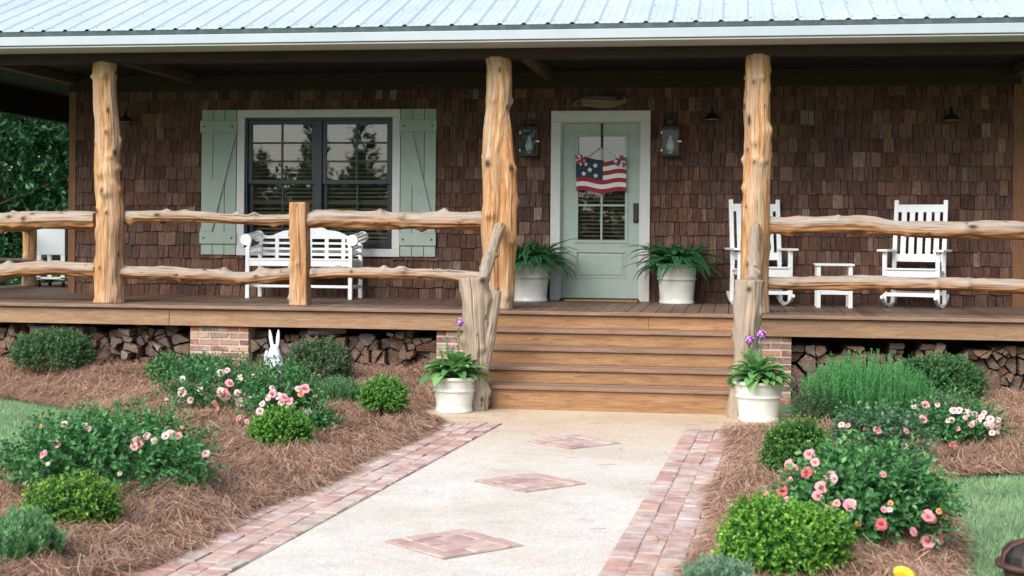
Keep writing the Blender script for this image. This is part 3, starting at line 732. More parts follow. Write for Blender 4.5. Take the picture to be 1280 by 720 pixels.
# ---------------------------------------------------------------- brick piers
def pier(px_a,px_b,label,y=-2.33):
    x0,x1=W(px_a,420,y).x,W(px_b,420,y).x;z0,z1=-.05,fbz+.06
    t=thing('brick_pier',((x0+x1)/2,y,0),label,'pier');w=x1-x0
    c=MB();c.box(-w/2+.006,w/2-.006,.006,.42,z0,z1);c.build('mortar','mortar',t)
    b=MB();h=.066;z=z0;r=0;rng=random.Random(int(px_a))
    nb=max(1,round(w/.205));bl=w/nb
    while z+h<z1+.03:
        cells=[(-w/2+i*bl,-w/2+(i+1)*bl) for i in range(nb)]
        if r%2:
            cells=[(-w/2,-w/2+bl/2)]+[(-w/2+bl/2+i*bl,-w/2+bl*1.5+i*bl) for i in range(nb-1)]+[(w/2-bl/2,w/2)]
        for a,e in cells:
            j=lambda: rng.uniform(-.004,.004)
            b.add([(a+.008+j(),j()*.7,z+.008+j()),(e-.008+j(),j()*.7,z+.008+j()),(e-.008,.4,z+.008),(a+.008,.4,z+.008),(a+.008+j(),j()*.7,z+h-.007+j()),(e-.008+j(),j()*.7,z+h-.007+j()),(e-.008,.4,z+h-.007),(a+.008,.4,z+h-.007)],MB.BF)
        for sx in (-1,1):       # returns
            for i in range(2):
                pass
        z+=h+.002;r+=1
    b.build('brickwork','pier_brick',t,.003)
pier(237,311,'red brick pier under the porch between two firewood stacks, shrubs before it')
pier(545,600,'red brick pier mostly hidden behind the forked grey stair post')
pier(936,990,'red brick pier behind the planter with two purple flower heads')
# ---------------------------------------------------------------- logs
def log(name,pts,rad,mat,seed,knots=8,rough=.09,weather='none',stub=.6,flat=None,parent=None,n=60):
    """natural log: path through pts, radii at pts, bumps, knots; 'grain' runs along its length"""
    rng=random.Random(seed);pts=[Vector(p) for p in pts]
    seg=[(pts[i+1]-pts[i]).length for i in range(len(pts)-1)];tot=sum(seg);N=max(6,int(tot/.015))
    P=[];Rd=[]
    for k in range(N+1):
        s=tot*k/N;i=0;q=s
        while i<len(seg)-1 and q>seg[i]: q-=seg[i];i+=1
        t=q/seg[i];p0,p1=pts[max(i-1,0)],pts[i];p2,p3=pts[i+1],pts[min(i+2,len(pts)-1)]
        P.append(.5*((2*p1)+(p2-p0)*t+(2*p0-5*p1+4*p2-p3)*t*t+(3*p1-p0-3*p2+p3)*t**3));Rd.append(rad[i]*(1-t)+rad[i+1]*t)
    kn=[(rng.uniform(0,2*PI),rng.uniform(.04,.96)*tot,rng.choice((.008,.010,.013,.018,.026))*rng.uniform(.8,1.2),rng.uniform(.004,.022)) for _ in range(int(knots*1.7))]
    st=[(rng.uniform(0,2*PI),rng.uniform(.05,.95)*tot,rng.uniform(.022,.04),rng.uniform(.012,.034)*stub) for _ in range(max(2,int(knots*.8)))]
    vs=[];gr=[];cl=[];ref=None;o3=Vector((seed*1.7,seed*.9,0))
    for k,p in enumerate(P):
        d=(P[min(k+1,N)]-P[max(k-1,0)]).normalized()
        if ref is None: ref=Vector((0,0,1)) if abs(d.z)<.8 else Vector((0,-1,0))
        x=(ref-d*ref.dot(d)).normalized();ref=x;y=d.cross(x);s=tot*k/N
        # a slight random wander of the axis
        w=Vector((noise.noise(Vector((s*1.6,seed,3))),noise.noise(Vector((s*1.6,seed,9))),noise.noise(Vector((s*1.6,seed,15)))))*Rd[k]*.22
        for j in range(n):
            a=2*PI*j/n;ca,sa=math.cos(a),math.sin(a)
            f=1+rough*1.5*noise.noise(Vector((ca*1.1,sa*1.1,s*2.6))+o3)+rough*.7*noise.noise(Vector((ca*2.6,sa*2.6,s*7))+o3)
            f+=rough*.55*noise.noise(Vector((ca*5,sa*5,s*1.1))+o3)
            km=0.;b=0.
            for (ka,ks,kr,kh) in st:
                ds=s-ks
                if abs(ds)>kr*3: continue
                da=abs((a-ka+PI)%(2*PI)-PI)*Rd[k];b+=kh*math.exp(-(da*da+ds*ds)/(kr*kr*1.6))
            for (ka,ks,kr,kh) in kn:
                ds=s-ks
                if abs(ds)>.08: continue
                da=abs((a-ka+PI)%(2*PI)-PI)*Rd[k]*(1+(ka*3.7)%.8);dd=(da*da+ds*ds*(1-(ks*5.3)%.45))/(kr*kr)
                if dd<14:
                    b+=kh*math.exp(-dd/4.5);km=max(km,min(1,1.5*math.exp(-dd*.8)) if dd<6 else 0)
            r=Rd[k]*f+b
            if flat: # hewn: superellipse section
                r*=min(1.32,1/max(abs(ca),abs(sa)))*.86
            q=p+w+(x*ca+y*sa)*r;vs.append(q);gr.append((ca*Rd[k],sa*Rd[k],s))
            wv=0.
            if weather=='top': wv=smooth01((ca+.45)/.9)
            elif weather=='all': wv=.35+.6*smooth01(noise.noise(Vector((ca*1.2,sa*1.2,s*1.7))+o3)*2.2+.5)
            elif weather=='low': wv=.6*smooth01(1-s/.5) 
            elif weather=='face': wv=.55*smooth01(noise.noise(Vector((ca*1.2,sa*1.2,s*1.3))+o3)*2.2+.35)
            cl.append((min(1,km),wv,0,1))
    fs=[(k*n+j,k*n+(j+1)%n,(k+1)*n+(j+1)%n,(k+1)*n+j) for k in range(N) for j in range(n)]
    for e,idx in ((0,0),(N,N*n)):
        c=sum((vs[idx+j] for j in range(n)),Vector())/n;vs.append(c);gr.append((0,0,tot*(e/N)));cl.append((.0,.7,0,1));ci=len(vs)-1
        fs+=[((idx+(j+1)%n),idx+j,ci) if e==0 else (idx+j,idx+(j+1)%n,ci) for j in range(n)]
    me=bpy.data.meshes.new(name);me.from_pydata([tuple(v) for v in vs],[],fs);me.materials.append(MT[mat])
    sm=[True]*(N*n)+[False]*(2*n);me.polygons.foreach_set('use_smooth',sm)
    a=me.attributes.new('grain','FLOAT_VECTOR','POINT');a.data.foreach_set('vector',[c for v in gr for c in v])
    a=me.attributes.new('Col','FLOAT_COLOR','POINT');a.data.foreach_set('color',[c for v in cl for c in v])
    me.update();return link(name,me,parent)
def lp(pix,Y): return [W(x,y,Y if not hasattr(Y,'__len__') else Y[i]) for i,(x,y) in enumerate(pix)]
def pr(px_,Y): return px_/scale_at((0,Y))
PY=-2.03
def base(p): return Vector((p.x,p.y,ZF))
q=lp([(136,378),(136,300),(135,200),(132,77)],PY);q[0].z=ZF-.002;q[-1].z=beamz+.01
tag(log('porch_post',q,[.165,.145,.13,.115],'cedar_log',3,18,.09,'face',stub=1.1),'knotty peeled cedar log post dividing the two rail spans by the window end','post')
q=lp([(615,384),(616,300),(620,200),(623,72)],PY);q[0].z=ZF-.002;q[-1].z=beamz+.01
mp=log('porch_post',q,[.115,.115,.125,.128],'cedar_log',8,16,.12,'face',stub=1.2)
tag(mp,'twin trunk peeled cedar post beside the stair, split by a long dark seam','post')
q=lp([(632,386),(634,330),(636,250),(630,150),(624,95)],PY-.03);q[0].z=ZF-.002
log('trunk',q,[.072,.082,.088,.06,.02],'cedar_log',12,8,.13,'low',parent=mp,stub=1.3)
q=lp([(944,391),(944,300),(946,200),(948,67)],PY);q[0].z=ZF-.002;q[-1].z=beamz+.01
tag(log('porch_post',q,[.14,.138,.13,.12],'cedar_log',21,20,.085,'face',stub=1.1),'thick knotty cedar post between front door and rocking chairs','post')
q=lp([(375,380),(375,330),(375,253)],-1.90);q[0].z=ZF-.002
tag(log('railing_post',q,[.112,.106,.104],'cedar_log',33,5,.05,'face',flat=True),'short squared cedar rail post in front of the white bench','post')
# newels
NY=-3.62
q=lp([(598,513),(597,470),(596,410),(592,347)],NY);q[0].z=-.003
nw=log('newel_post',q,[.095,.10,.12,.125],'grey_log',41,15,.15,'all',stub=1.3);tag(nw,'forked weathered grey log newel behind the planter with one flower head','post')
q=[W(599,486,NY),W(605,445,NY),W(612,408,NY+.03),W(618,364,NY+.06)]
log('limb',q,[.05,.07,.072,.06],'grey_log',44,2,.08,'all',parent=nw)
q=lp([(924,521),(925,490),(933,440),(936,350)],NY+.02);q[0].z=-.003
tag(log('newel_post',q,[.115,.092,.105,.122],'grey_log',47,11,.15,'all',stub=1.1),'straight weathered grey log newel behind the planter with two flower heads','post')
# stair handrails: a limb from each newel up to the post
tag(log('handrail_log',[W(604,352,-3.5),W(612,322,-2.9),W(625,284,-2.2)],[.055,.06,.058],'grey_log',51,3,.09,'all'),'grey slanting handrail log from forked newel to twin trunk post','handrail')
tag(log('handrail_log',[W(941,352,-3.5),W(943,318,-2.9),W(945,284,-2.2)],[.052,.055,.05],'grey_log',53,2,.09,'all'),'grey slanting handrail log leaning on the thick post near the rockers','handrail')
rails=[((-230,279),(-60,277),(40,276),(121,275),.108,'thick upper rail log ending at the post beside the white cart'),
 ((148,271),(220,271),(300,274),(366,274),.060,'slender upper rail log crossing the sage shutter and window edge'),
 ((385,275),(440,274),(520,276),(608,276),.098,'stout knobbly upper rail log in front of the window and bench'),
 ((-230,343),(-60,340),(40,336),(121,338),.084,'lower rail log with a stub, in front of the white cart casters'),
 ((148,340),(220,343),(300,347),(366,342),.074,'lower rail log with knots passing the bench front leg'),
 ((385,343),(440,341),(520,342),(606,348),.062,'thin lower rail log running from squared post to forked newel'),
 ((958,281),(1060,281),(1160,287),(1340,288),.090,'upper rail log crossing the backs of the rocking chairs'),
 ((955,353),(1060,354),(1160,355),(1340,360),.071,'lower rail log crossing the front legs of the rocking chairs')]
for i,(a,b,c,d,r,lab) in enumerate(rails):
    q=lp([a,b,c,d],[PY+.04,PY+.08,PY+.13,PY+.18] if i in (1,4) else [PY+.18,PY+.13,PY+.08,PY+.04] if i in (2,5) else PY+.04)
    kk=r*1.0
    tag(log('railing_log',q,[r*.9,r*.96,r*.82,r*.93],'rail_log',60+i*3,9,.19,'top',stub=1.5),lab,'rail','log rails along the porch')
XS=-8.02
tag(log('railing_post',[(XS,2.0,ZF),(XS,2.0,1.2),(XS,2.0,1.72)],[.12,.11,.115],'cedar_log',91,5,.07,'low'),'short round cedar post at the far porch side before the trees','post')
tag(log('railing_log',[(XS,-1.95,1.66),(XS+.02,0,1.67),(XS,2.3,1.65)],[.10,.095,.09],'rail_log',93,6,.12,'top'),'upper rail log along the far porch side, seen end on','rail','log rails along the porch')
tag(log('railing_log',[(XS,-1.95,1.12),(XS,0,1.15),(XS,2.3,1.14)],[.07,.075,.07],'rail_log',95,5,.12,'top'),'lower rail log along the far porch side behind the cart','rail','log rails along the porch')
tag(log('railing_log',[(XS-.3,1.3,ZF+.05),(XS+.1,2.15,1.15),(XS+.9,4.,1.75)],[.06,.06,.055],'grey_log',97,3,.1,'all'),'slanting grey brace log behind the white cart','rail','log rails along the porch')
tag(log('porch_post',[(XE0+.42,-2.03,ZF),(XE0+.42,-2.03,2),(XE0+.42,-2.03,beamz+.01)],[.16,.14,.13],'cedar_log',99,10,.07,'face'),'cedar log post at the far porch corner','post')
# ---------------------------------------------------------------- firewood: packed split logs
def clip(poly,nx,nz,c):
    out=[];n=len(poly)
    for i in range(n):
        a,b=poly[i],poly[(i+1)%n];da=a[0]*nx+a[1]*nz-c;db=b[0]*nx+b[1]*nz-c
        if da<=0: out.append(a)
        if (da<0<db) or (db<0<da):
            t=da/(da-db);out.append((a[0]+(b[0]-a[0])*t,a[1]+(b[1]-a[1])*t))
    return out
def to_px(X,Y,Z):
    p=(X-CAM[0],Y-CAM[1]);w=p[0]*FW[0]+p[1]*FW[1];u=p[0]*RT[0]+p[1]*RT[1];v=CAM[2]-Z
    return HX+F*u/w-ROLL*F*v/w,HY+F*v/w+ROLL*F*u/w
HID=[(30,106,430,600),(372,428,445,600),(240,300,448,600),(1030,1140,466,700),(1145,1208,458,700),(1000,1260,520,700)]   # wholly behind the shrubs: left out
def firewood(xa,xb,za,zb,seed,label,group,y=-2.22,sp=.161):
    rng=random.Random(seed);pts=[];r=0;z=za
    while z<zb+sp*.6:
        x=xa+(sp*.5 if r%2 else 0)
        while x<xb: pts.append((x+rng.uniform(-.42,.42)*sp,z+rng.uniform(-.36,.36)*sp));x+=sp*rng.uniform(.85,1.15)
        z+=sp*.84;r+=1
    for i,(px_,pz) in enumerate(pts):
        poly=[(px_-.17,pz-.17),(px_+.17,pz-.17),(px_+.17,pz+.17),(px_-.17,pz+.17)]
        for j,(qx,qz) in enumerate(pts):
            if i==j or abs(qx-px_)>.5 or abs(qz-pz)>.5: continue
            nx,nz=qx-px_,qz-pz;poly=clip(poly,nx,nz,(qx*qx+qz*qz-px_*px_-pz*pz)/2)
            if len(poly)<3: break
        if len(poly)<3: continue
        sxp,syp=to_px(px_,y,pz)
        if any(a<sxp<b and c<syp<d for a,b,c,d in HID): continue
        if pz>zb-sp*.3 and rng.random()<.4: continue
        poly=clip(poly,0,1,zb+rng.uniform(-.05,.05));poly=clip(poly,0,-1,-(za-.06))
        if len(poly)<3: continue
        cx=sum(p[0] for p in poly)/len(poly);cz=sum(p[1] for p in poly)/len(poly)
        pieces=[poly];u=rng.random();an=rng.uniform(0,PI)
        if u>.28:          # split through the heart into halves or quarters
            nx,nz=math.cos(an),math.sin(an);c0=nx*cx+nz*cz+rng.uniform(-.012,.012)
            pieces=[clip(poly,nx,nz,c0),clip(poly,-nx,-nz,-c0)]
            if u>.72:
                k=rng.randrange(2);c1=-nz*cx+nx*cz;pp=pieces.pop(k);pieces+=[clip(pp,-nz,nx,c1),clip(pp,nz,-nx,-c1)]
        for poly in pieces:
            if len(poly)<3: continue
            qx=sum(p[0] for p in poly)/len(poly);qz=sum(p[1] for p in poly)/len(poly)
            k=rng.uniform(.82,.93);poly=[(qx+(p[0]-qx)*k,qz+(p[1]-qz)*k) for p in poly]
            L=[math.hypot(poly[(e+1)%len(poly)][0]-poly[e][0],poly[(e+1)%len(poly)][1]-poly[e][1]) for e in range(len(poly))]
            far=[math.hypot((poly[e][0]+poly[(e+1)%len(poly)][0])/2-cx,(poly[e][1]+poly[(e+1)%len(poly)][1])/2-cz) for e in range(len(poly))]
            be=far.index(max(far));ol=[];em=[]
            for e in range(len(poly)):
                a,b=poly[e],poly[(e+1)%len(poly)];nn=max(1,int(L[e]/.02))
                if L[e]<.012: continue
                for t in range(nn):
                    u=t/nn;x=a[0]+(b[0]-a[0])*u;zz=a[1]+(b[1]-a[1])*u
                    bl=(.24*L[e]*math.sin(PI*u)) if e==be else 0
                    dx,dz=(x-qx),(zz-qz);dd=math.hypot(dx,dz)+1e-6
                    jt=rng.uniform(-.004,.003);ol.append((x+dx/dd*(bl+jt),zz+dz/dd*(bl+jt)));em.append(1 if e==be or (len(pieces)==1 and rng.random()<.6) else 2)
            n=len(ol)
            if n<4: continue
            yf_=y+rng.uniform(-.07,.11);tl=rng.uniform(-.02,.02);ln=rng.uniform(.36,.44);sx_,sz_=rng.uniform(-.25,.25),rng.uniform(-.25,.25)
            vs=[(x-qx,yf_-y+(x-qx)*sx_+(zz-qz)*sz_+rng.uniform(-.004,.004),zz-qz) for x,zz in ol]+[((x-qx)*.98+tl,yf_-y+ln,(zz-qz)*.98) for x,zz in ol]
            q=.86;vs+=[(v[0]*q,v[1]-.004,v[2]*q) for v in vs[:n]];vs+=[(0,yf_-y-.006,0)]
            fs=[(2*n+t,2*n+(t+1)%n,3*n) for t in range(n)]+[(t,(t+1)%n,2*n+(t+1)%n,2*n+t) for t in range(n)]+[(t,t+n,(t+1)%n+n,(t+1)%n) for t in range(n)]
            em=[1 if e==1 or rng.random()<.35 else 0 for e in em]+em
            me=bpy.data.meshes.new('firewood_log');me.from_pydata(vs,[],fs)
            for m in ('log_end','bark','split_wood'): me.materials.append(MT[m])
            me.polygons.foreach_set('material_index',[0]*n+em);me.update()
            at=me.attributes.new('grain','FLOAT_VECTOR','POINT')
            at.data.foreach_set('vector',[c for v in vs for c in (v[0]+qx-cx,0.,v[2]+qz-cz)])
            o=link('firewood_log',me);o.location=(qx,y,qz);tag(o,label,'firewood',group)
za=W(150,470,-2.16).z-.12
LG=[('split firewood log in the stack behind the round shrub at the lawn edge','firewood logs stacked on the lawn side of the brick pier'),
    ('split firewood log in the stack between brick pier and forked newel','firewood logs stacked between brick pier and newel'),
    ('split firewood log in the stack behind the rosemary below the rocking chairs','firewood logs stacked below the rocking chairs')]
firewood(-6.5,W(233,440,-2.16).x-.06,za,.61,1,*LG[0])
firewood(W(316,440,-2.16).x+.07,W(545,440,-2.16).x-.02,.02,.58,2,*LG[1])
firewood(W(992,440,-2.16).x+.07,4.45,-.02,.55,3,*LG[2])
def lying(pa,pb,k,r,seed):       # a long split log thrown lengthwise on top of its stack
    o=log('firewood_log',[W(*pa,-2.2),W(*pb,-2.12)],[r,r*.9],'bark_log',seed,1,.25,'all',n=14);tag(o,'long firewood log lying lengthwise on top of the '+('stack behind the round shrub' if k==0 else 'stack between brick pier and newel'),'firewood',LG[k][1])
lying((40,412),(104,413),0,.055,301);lying((385,414),(432,410),1,.06,303)
# ---------------------------------------------------------------- furniture
WP='white_paint'
def rocker(loc,rz,label):
    t=thing('rocking_chair',loc,label,'chair','rocking chairs on the porch',rz)
    zt=lambda y: .10+.0   # helper height of frames
    for s in (-1,1):
        r=MB();pts=[]
        for k in range(15):
            yy=-.43+k*(.82/14);zz=.62*(yy+.02)**2+.018;pts.append((s*.275,yy,zz))
        for k in range(14): r.bar(pts[k],pts[k+1],.032,.036)
        r.build('rocker',WP,t,.004)
        l=MB();l.box(s*.275-.022,s*.275+.022,-.30,-.252,.06,.60);l.build('leg',WP,t,.004)
        l=MB();l.bar((s*.275,.17,.03),(s*.262,.185,.46),.042,.04);l.bar((s*.262,.182,.44),(s*.262,.31,1.16),.046,.042);l.build('back_post',WP,t,.004)
        a=MB();a.prism([(-.055,0),(.055,0),(.055,.024),(-.055,.024)],-.36,.22);a.T=None
        o=a.build('armrest',WP,t,.006);o.location=(s*.29,0,.60)
    f=MB();f.box(-.253,.253,-.292,-.262,.31,.405);f.box(-.25,.25,.155,.18,.33,.40)
    for s in (-1,1): f.box(s*.253-.012,s*.253+.012,-.262,.16,.33,.40)
    f.box(-.253,.253,-.285,-.262,.125,.165);f.box(-.253,.253,.16,.185,.13,.17)
    f.build('frame',WP,t,.003)
    s_=MB()
    for k in range(6):
        yy=-.31+k*.082;s_.add([(-.275,yy,.407-k*.008),(.275,yy,.407-k*.008),(.275,yy+.075,.4-k*.008),(-.275,yy+.075,.4-k*.008),(-.275,yy,.427-k*.008),(.275,yy,.427-k*.008),(.275,yy+.075,.42-k*.008),(-.275,yy+.075,.42-k*.008)],MB.BF)
    s_.build('seat',WP,t,.004)
    b=MB();sl=lambda z:.182+(z-.44)*(.128/.72)
    b.bar((-.24,sl(.53),.53),(.24,sl(.53),.53),.026,.085,up=(0,.25,1));b.bar((-.24,sl(1.07),1.07),(.24,sl(1.07),1.07),.026,.085,up=(0,.25,1))
    for k in range(5):
        xx=-.176+k*.088;b.bar((xx,sl(.56),.56),(xx,sl(1.04),1.04),.056,.018,up=(0,1,-.2))
    b.build('backrest',WP,t,.003)
rocker((W(949,381,-.46).x,-.46,ZF),math.radians(11),'white slatted rocking chair half hidden behind the thick cedar post')
rocker((W(1142,384,-.50).x+.02,-.50,ZF),math.radians(-17),'white slatted rocking chair standing clear beside the corner board')
def side_table(loc):
    t=thing('side_table',loc,'small white slatted side table between the two rocking chairs','table')
    m=MB()
    for k in range(4): m.box(-.205,.205,-.2+k*.1+.003,-.2+(k+1)*.1-.003,.445,.468)
    m.build('tabletop',WP,t,.003)
    for x in (-1,1):
        for y in (-1,1):
            l=MB();l.box(x*.165-.022,x*.165+.022,y*.155-.022,y*.155+.022,0,.445);l.build('leg',WP,t,.003)
    s=MB();s.box(-.143,.143,-.167,-.143,.14,.185);s.box(-.143,.143,.143,.167,.14,.185)
    s.box(-.167,-.143,-.133,.133,.14,.185);s.box(.143,.167,-.133,.133,.14,.185);s.build('stretcher',WP,t,.003)
side_table((W(1042,384,-.75).x,-.70,ZF))
def bench(loc):
    t=thing('garden_bench',loc,'white slatted garden bench with scrolled arms and wavy back under the window','bench')
    w=.605;d=.22
    def scroll(s,y,top):
        p=[(-.023,0),(.023,0),(.023,top-.16)]
        for k in range(15):
            a=-PI*.62+k*(PI*1.75/14);p.append((.052+.066*math.cos(a)-.03,top-.066+.066*math.sin(a)))
        p.append((-.023,top-.16))
        return [(s*x,z) for x,z in p]
    for s in (-1,1):
        for y,top in ((-d,.735),(d,.775)):
            m=MB();m.prism(scroll(s,y,top),y-.02,y+.02);o=m.build('leg',WP,t,.003);o.location=(s*w,0,0)
        a=MB()
        for k in range(4):
            an=-.1*PI+k*.30*PI;a.bar((s*(w+.022+.05*math.cos(an)),-d+.02,.669+.05*math.sin(an)),(s*(w+.022+.05*math.cos(an)),d-.02,.709+.05*math.sin(an)),.022,.022)
        a.bar((s*w,-d+.02,.56),(s*w,d-.02,.60),.02,.03);a.bar((s*w,-d+.02,.50),(s*w,d-.02,.52),.02,.03)
        a.build('armrest',WP,t,.003)
    f=MB();f.box(-w+.023,w-.023,-d-.012,-d+.014,.37,.435);f.box(-w+.023,w-.023,d-.014,d+.014,.37,.43)
    for s in (-1,1): f.box(s*w-.014,s*w+.014,-d+.02,d-.02,.37,.43);f.box(s*w-.014,s*w+.014,-d+.02,d-.02,.12,.155)
    f.box(-w+.014,w-.014,-.1,-.07,.122,.153);f.build('frame',WP,t,.003)
    s_=MB()
    for k in range(6): s_.box(-w+.01,w-.01,-d-.02+k*.075,-d+.043+k*.075,.4365,.455)
    s_.build('seat',WP,t,.003)
    b=MB();yb=d
    for z,h in ((.50,.03),(.565,.026),(.63,.026),(.695,.026)): b.box(-w+.023,w-.023,yb-.012,yb+.012,z-h/2,z+h/2)
    for x in (-.40,-.2,0,.2,.40): b.box(x-.022,x+.022,yb-.016,yb+.009,.43,.74)
    top=[]
    for k in range(41):
        u=-1+2*k/40;a=abs(u)
        z=.715
        if a<.34: z=.80+.03*math.cos(a/.34*PI/2)
        elif a<.44: z=.785-.0*a
        elif a<.72: z=.735+.045*math.cos((a-.44)/.28*PI/2)
        else: z=.728-.012*math.sin((a-.72)/.28*PI)
        top.append((u*(w-.023),z))
    b.prism([(-w+.023,.70)]+[(w-.023,.70)]+top[::-1],yb-.0165,yb+.0165)
    b.build('backrest',WP,t,.002)
bench((-3.385,-.44,ZF))
# cart
ct=thing('rolling_cart',(-7.52,1.75,ZF),'white rolling cart with patterned front panel and black casters at porch end','cart')
cw,cd=.20,.17
m=MB();m.box(-cw,cw,-cd,cd,.43,.80);m.build('cabinet',['patterned_panel'],ct,.006)
m=MB();m.box(-cw-.012,cw+.012,-cd-.012,cd+.012,.80,.825);m.build('lid',WP,ct,.006)
for x in (-1,1):
    for y in (-1,1):
        l=MB();l.box(x*(cw-.03)-.03,x*(cw-.03)+.03,y*(cd-.02)-.02,y*(cd-.02)+.02,.10,.429);l.build('leg',WP,ct,.003)
        c=MB();n0=len(c.v);c.lathe([(.0,-.012),(.036,-.012),(.04,0),(.036,.012),(0,.012)],(0,0,0),16)
        c.v=[(x*(cw-.03)+p[2],y*(cd-.02)+p[1],.04+p[0]) for p in c.v];c.box(x*(cw-.03)-.02,x*(cw-.03)-.015,y*(cd-.02)-.012,y*(cd-.02)+.012,.04,.1);c.build('caster','rubber',ct)
m=MB();m.box(-cw+.0,cw-.0,-cd,cd,.105,.13);m.build('shelf',WP,ct,.003)
# doormat
mt=MB();a=G(704,377.5,ZF);b=G(796,379,ZF);mt.box(a.x,b.x,-.37,-.10,ZF+.003,ZF+.022);tag(mt.build('doormat','mat_straw',None,.006),'thin tan coir doormat at the foot of the sage door','doormat')
# lanterns
def lantern(px_,py,label):
    c=W(px_,py);t=thing('wall_lantern',(c.x,-.02,c.z),label,'lantern','box lanterns beside the door');w,h,d=.105,.155,.15
    m=MB()
    m.box(-w,w,-.02,.0,-h,h)
    for x in (-1,1):
        m.box(x*(w-.008)-.008,x*(w-.008)+.008,-d,-d+.016,-h,h)
    m.box(-w,w,-d,-.02,-h-.012,-h);m.box(-w,w,-d,-.02,h,h+.012)
    m.box(-w+.016,w-.016,-d,-d+.012,h-.02,h);m.box(-w+.016,w-.016,-d,-d+.012,-h,-h+.02)
    m.build('frame','iron',t,.002)
    k=MB();k.lathe([(.075,.0),(.075,.01),(.05,.03),(.05,.075),(.062,.08),(.062,.09),(0,.095)],(0,-.08,h+.012),16);k.build('cap','iron',t)
    gl=MB();gl.add([(-w+.014,-d+.006,-h+.018),(w-.014,-d+.006,-h+.018),(w-.014,-d+.006,h-.018),(-w+.014,-d+.006,h-.018)],[(0,1,2,3)])
    for x in (-1,1): gl.add([(x*w*.99,-d+.016,-h),(x*w*.99,-.02,-h),(x*w*.99,-.02,h),(x*w*.99,-d+.016,h)],[(0,1,2,3)])
    gl.build('pane','lamp_glass',t)
    b=MB();b.lathe([(.0,-.115),(.03,-.11),(.05,-.07),(.052,-.045),(.04,-.005),(.022,.03),(.018,.07),(.0,.075)],(0,-.075,0),16);b.lathe([(.03,-.155),(.03,-.12),(.0,-.115)],(0,-.075,0),12);b.build('bulb','bulb',t)
    l=MB();l.bar((w-.02,-d-.004,.0),(w+.022,-d-.004,.0),.008,.014)
    l.build('latch','brass',t)
    for z in (-1,1):
        l=MB();l.box(-w+.002,-w+.016,-d-.006,-d-.0005,z*.1-.012,z*.1+.012);l.build('hinge','brass',t)
lantern(663,178,'black iron box lantern on shingles between twin trunk post and door')
lantern(838.5,178,'black iron box lantern on shingles between door and thick cedar post')
def spot(px_,py,label):
    c=W(px_,py);t=thing('wall_lamp',(c.x,-.02,c.z),label,'lamp','dark dome lamps high on the wall');t.scale=(.78,.78,.78)
    m=MB();m.lathe([(.112,0),(.105,.02),(.085,.06),(.045,.09),(.02,.10),(.02,.16),(0,.165)],(0,-.15,0),20);m.build('shade','black_plastic',t)
    r=MB();r.lathe([(.098,-.002),(.112,-.004),(.114,.0),(.112,.003)],(0,-.15,0),20);r.build('rim','brass',t)
    a=MB();a.tube([(0,-.15,.15),(0,-.10,.2),(0,-.02,.19)],.01,8);a.tube([(0,-.005,.19),(0,.02,.19)],.04,14);a.build('arm','black_plastic',t)
def_iron='black_plastic'
spot(163,154,'dark dome wall lamp in the shade above the knotty window end post')
spot(890,151,'dark dome wall lamp beside the top of the thick cedar post')
spot(1187,152,'dark dome wall lamp high above the clear standing rocking chair')
c=W(753,126)
tag(log('driftwood',[W(716,131)+Vector((0,-.06,0)),W(735,126)+Vector((0,-.07,0)),W(770,127)+Vector((0,-.07,0)),W(789,121)+Vector((0,-.06,0))],[.02,.06,.065,.02],'bark_log',77,3,.3,'none'),'curved piece of dark driftwood mounted above the door','driftwood')
# flag door hanger
fx0,fx1=W(721,220).x,W(783,220).x;fz0,fz1=W(752,239.5).z,W(752,200.5).z
fh=thing('flag_sign',((fx0+fx1)/2,-.03,(fz0+fz1)/2),'wooden stars and stripes sign with ribbon bows hanging on the door','sign')
fw=fx1-fx0;fhh=fz1-fz0
wav=lambda u: .016*math.sin(u*2*PI*1.35+.4)-.012*u
def strip(mb,u0,u1,v0,v1,ya,yb,n=26,mi=0,flatr=False):
    a=[];b=[]
    for k in range(n+1):
        u=u0+(u1-u0)*k/n;a.append(((u-.5)*fw,(v0-.5)*fhh+wav(u)));b.append(((u-.5)*fw,(v1-.5)*fhh+wav(u)))
    for k in range(n):
        mb.prism([a[k],a[k+1],b[k+1],b[k]],ya,yb,mi)
for i in range(7):
    rd=MB()
    v1=1-i/7;v0=1-(i+1)/7;u0=.50 if i<4 else 0.
    strip(rd,u0,1.,v0,v1,-.010,.010);rd.build('stripe','flag_red' if i%2==0 else 'flag_white',fh)

nv=MB();strip(nv,-.01,.53,3.02/7,1.06,-.0165,.0095);nv.build('canton','flag_navy',fh)
for u,v,r in ((.19,.84,.028),(.38,.86,.032),(.27,.68,.033),(.15,.53,.033),(.39,.54,.032)):
    s=MB();p=[]
    for k in range(10):
        a=PI/2+k*PI/5+.15;rr=r*(1. if k%2==0 else .45);p.append(((u-.5)*fw+rr*math.cos(a),(v-.5)*fhh+wav(u)+rr*math.sin(a)))
    s.prism(p,-.022,-.0167);s.build('star','flag_white',fh)
hk=MB();zt_=B1-((fz0+fz1)/2);zk=W(752,184).z-(fz0+fz1)/2
hk.box(-.012,.012,.035,.043,zk,zt_);hk.box(-.012,.012,.02,.035,zk,zk+.012);hk.build('strap','black_strap',fh)
st_=MB();st_.tube([(0,.025,zk+.01),(-.36*fw,0.004,.52*fhh)],.003,6);st_.tube([(0,.025,zk+.01),(.36*fw,.004,.52*fhh)],.003,6);st_.build('string','string',fh)
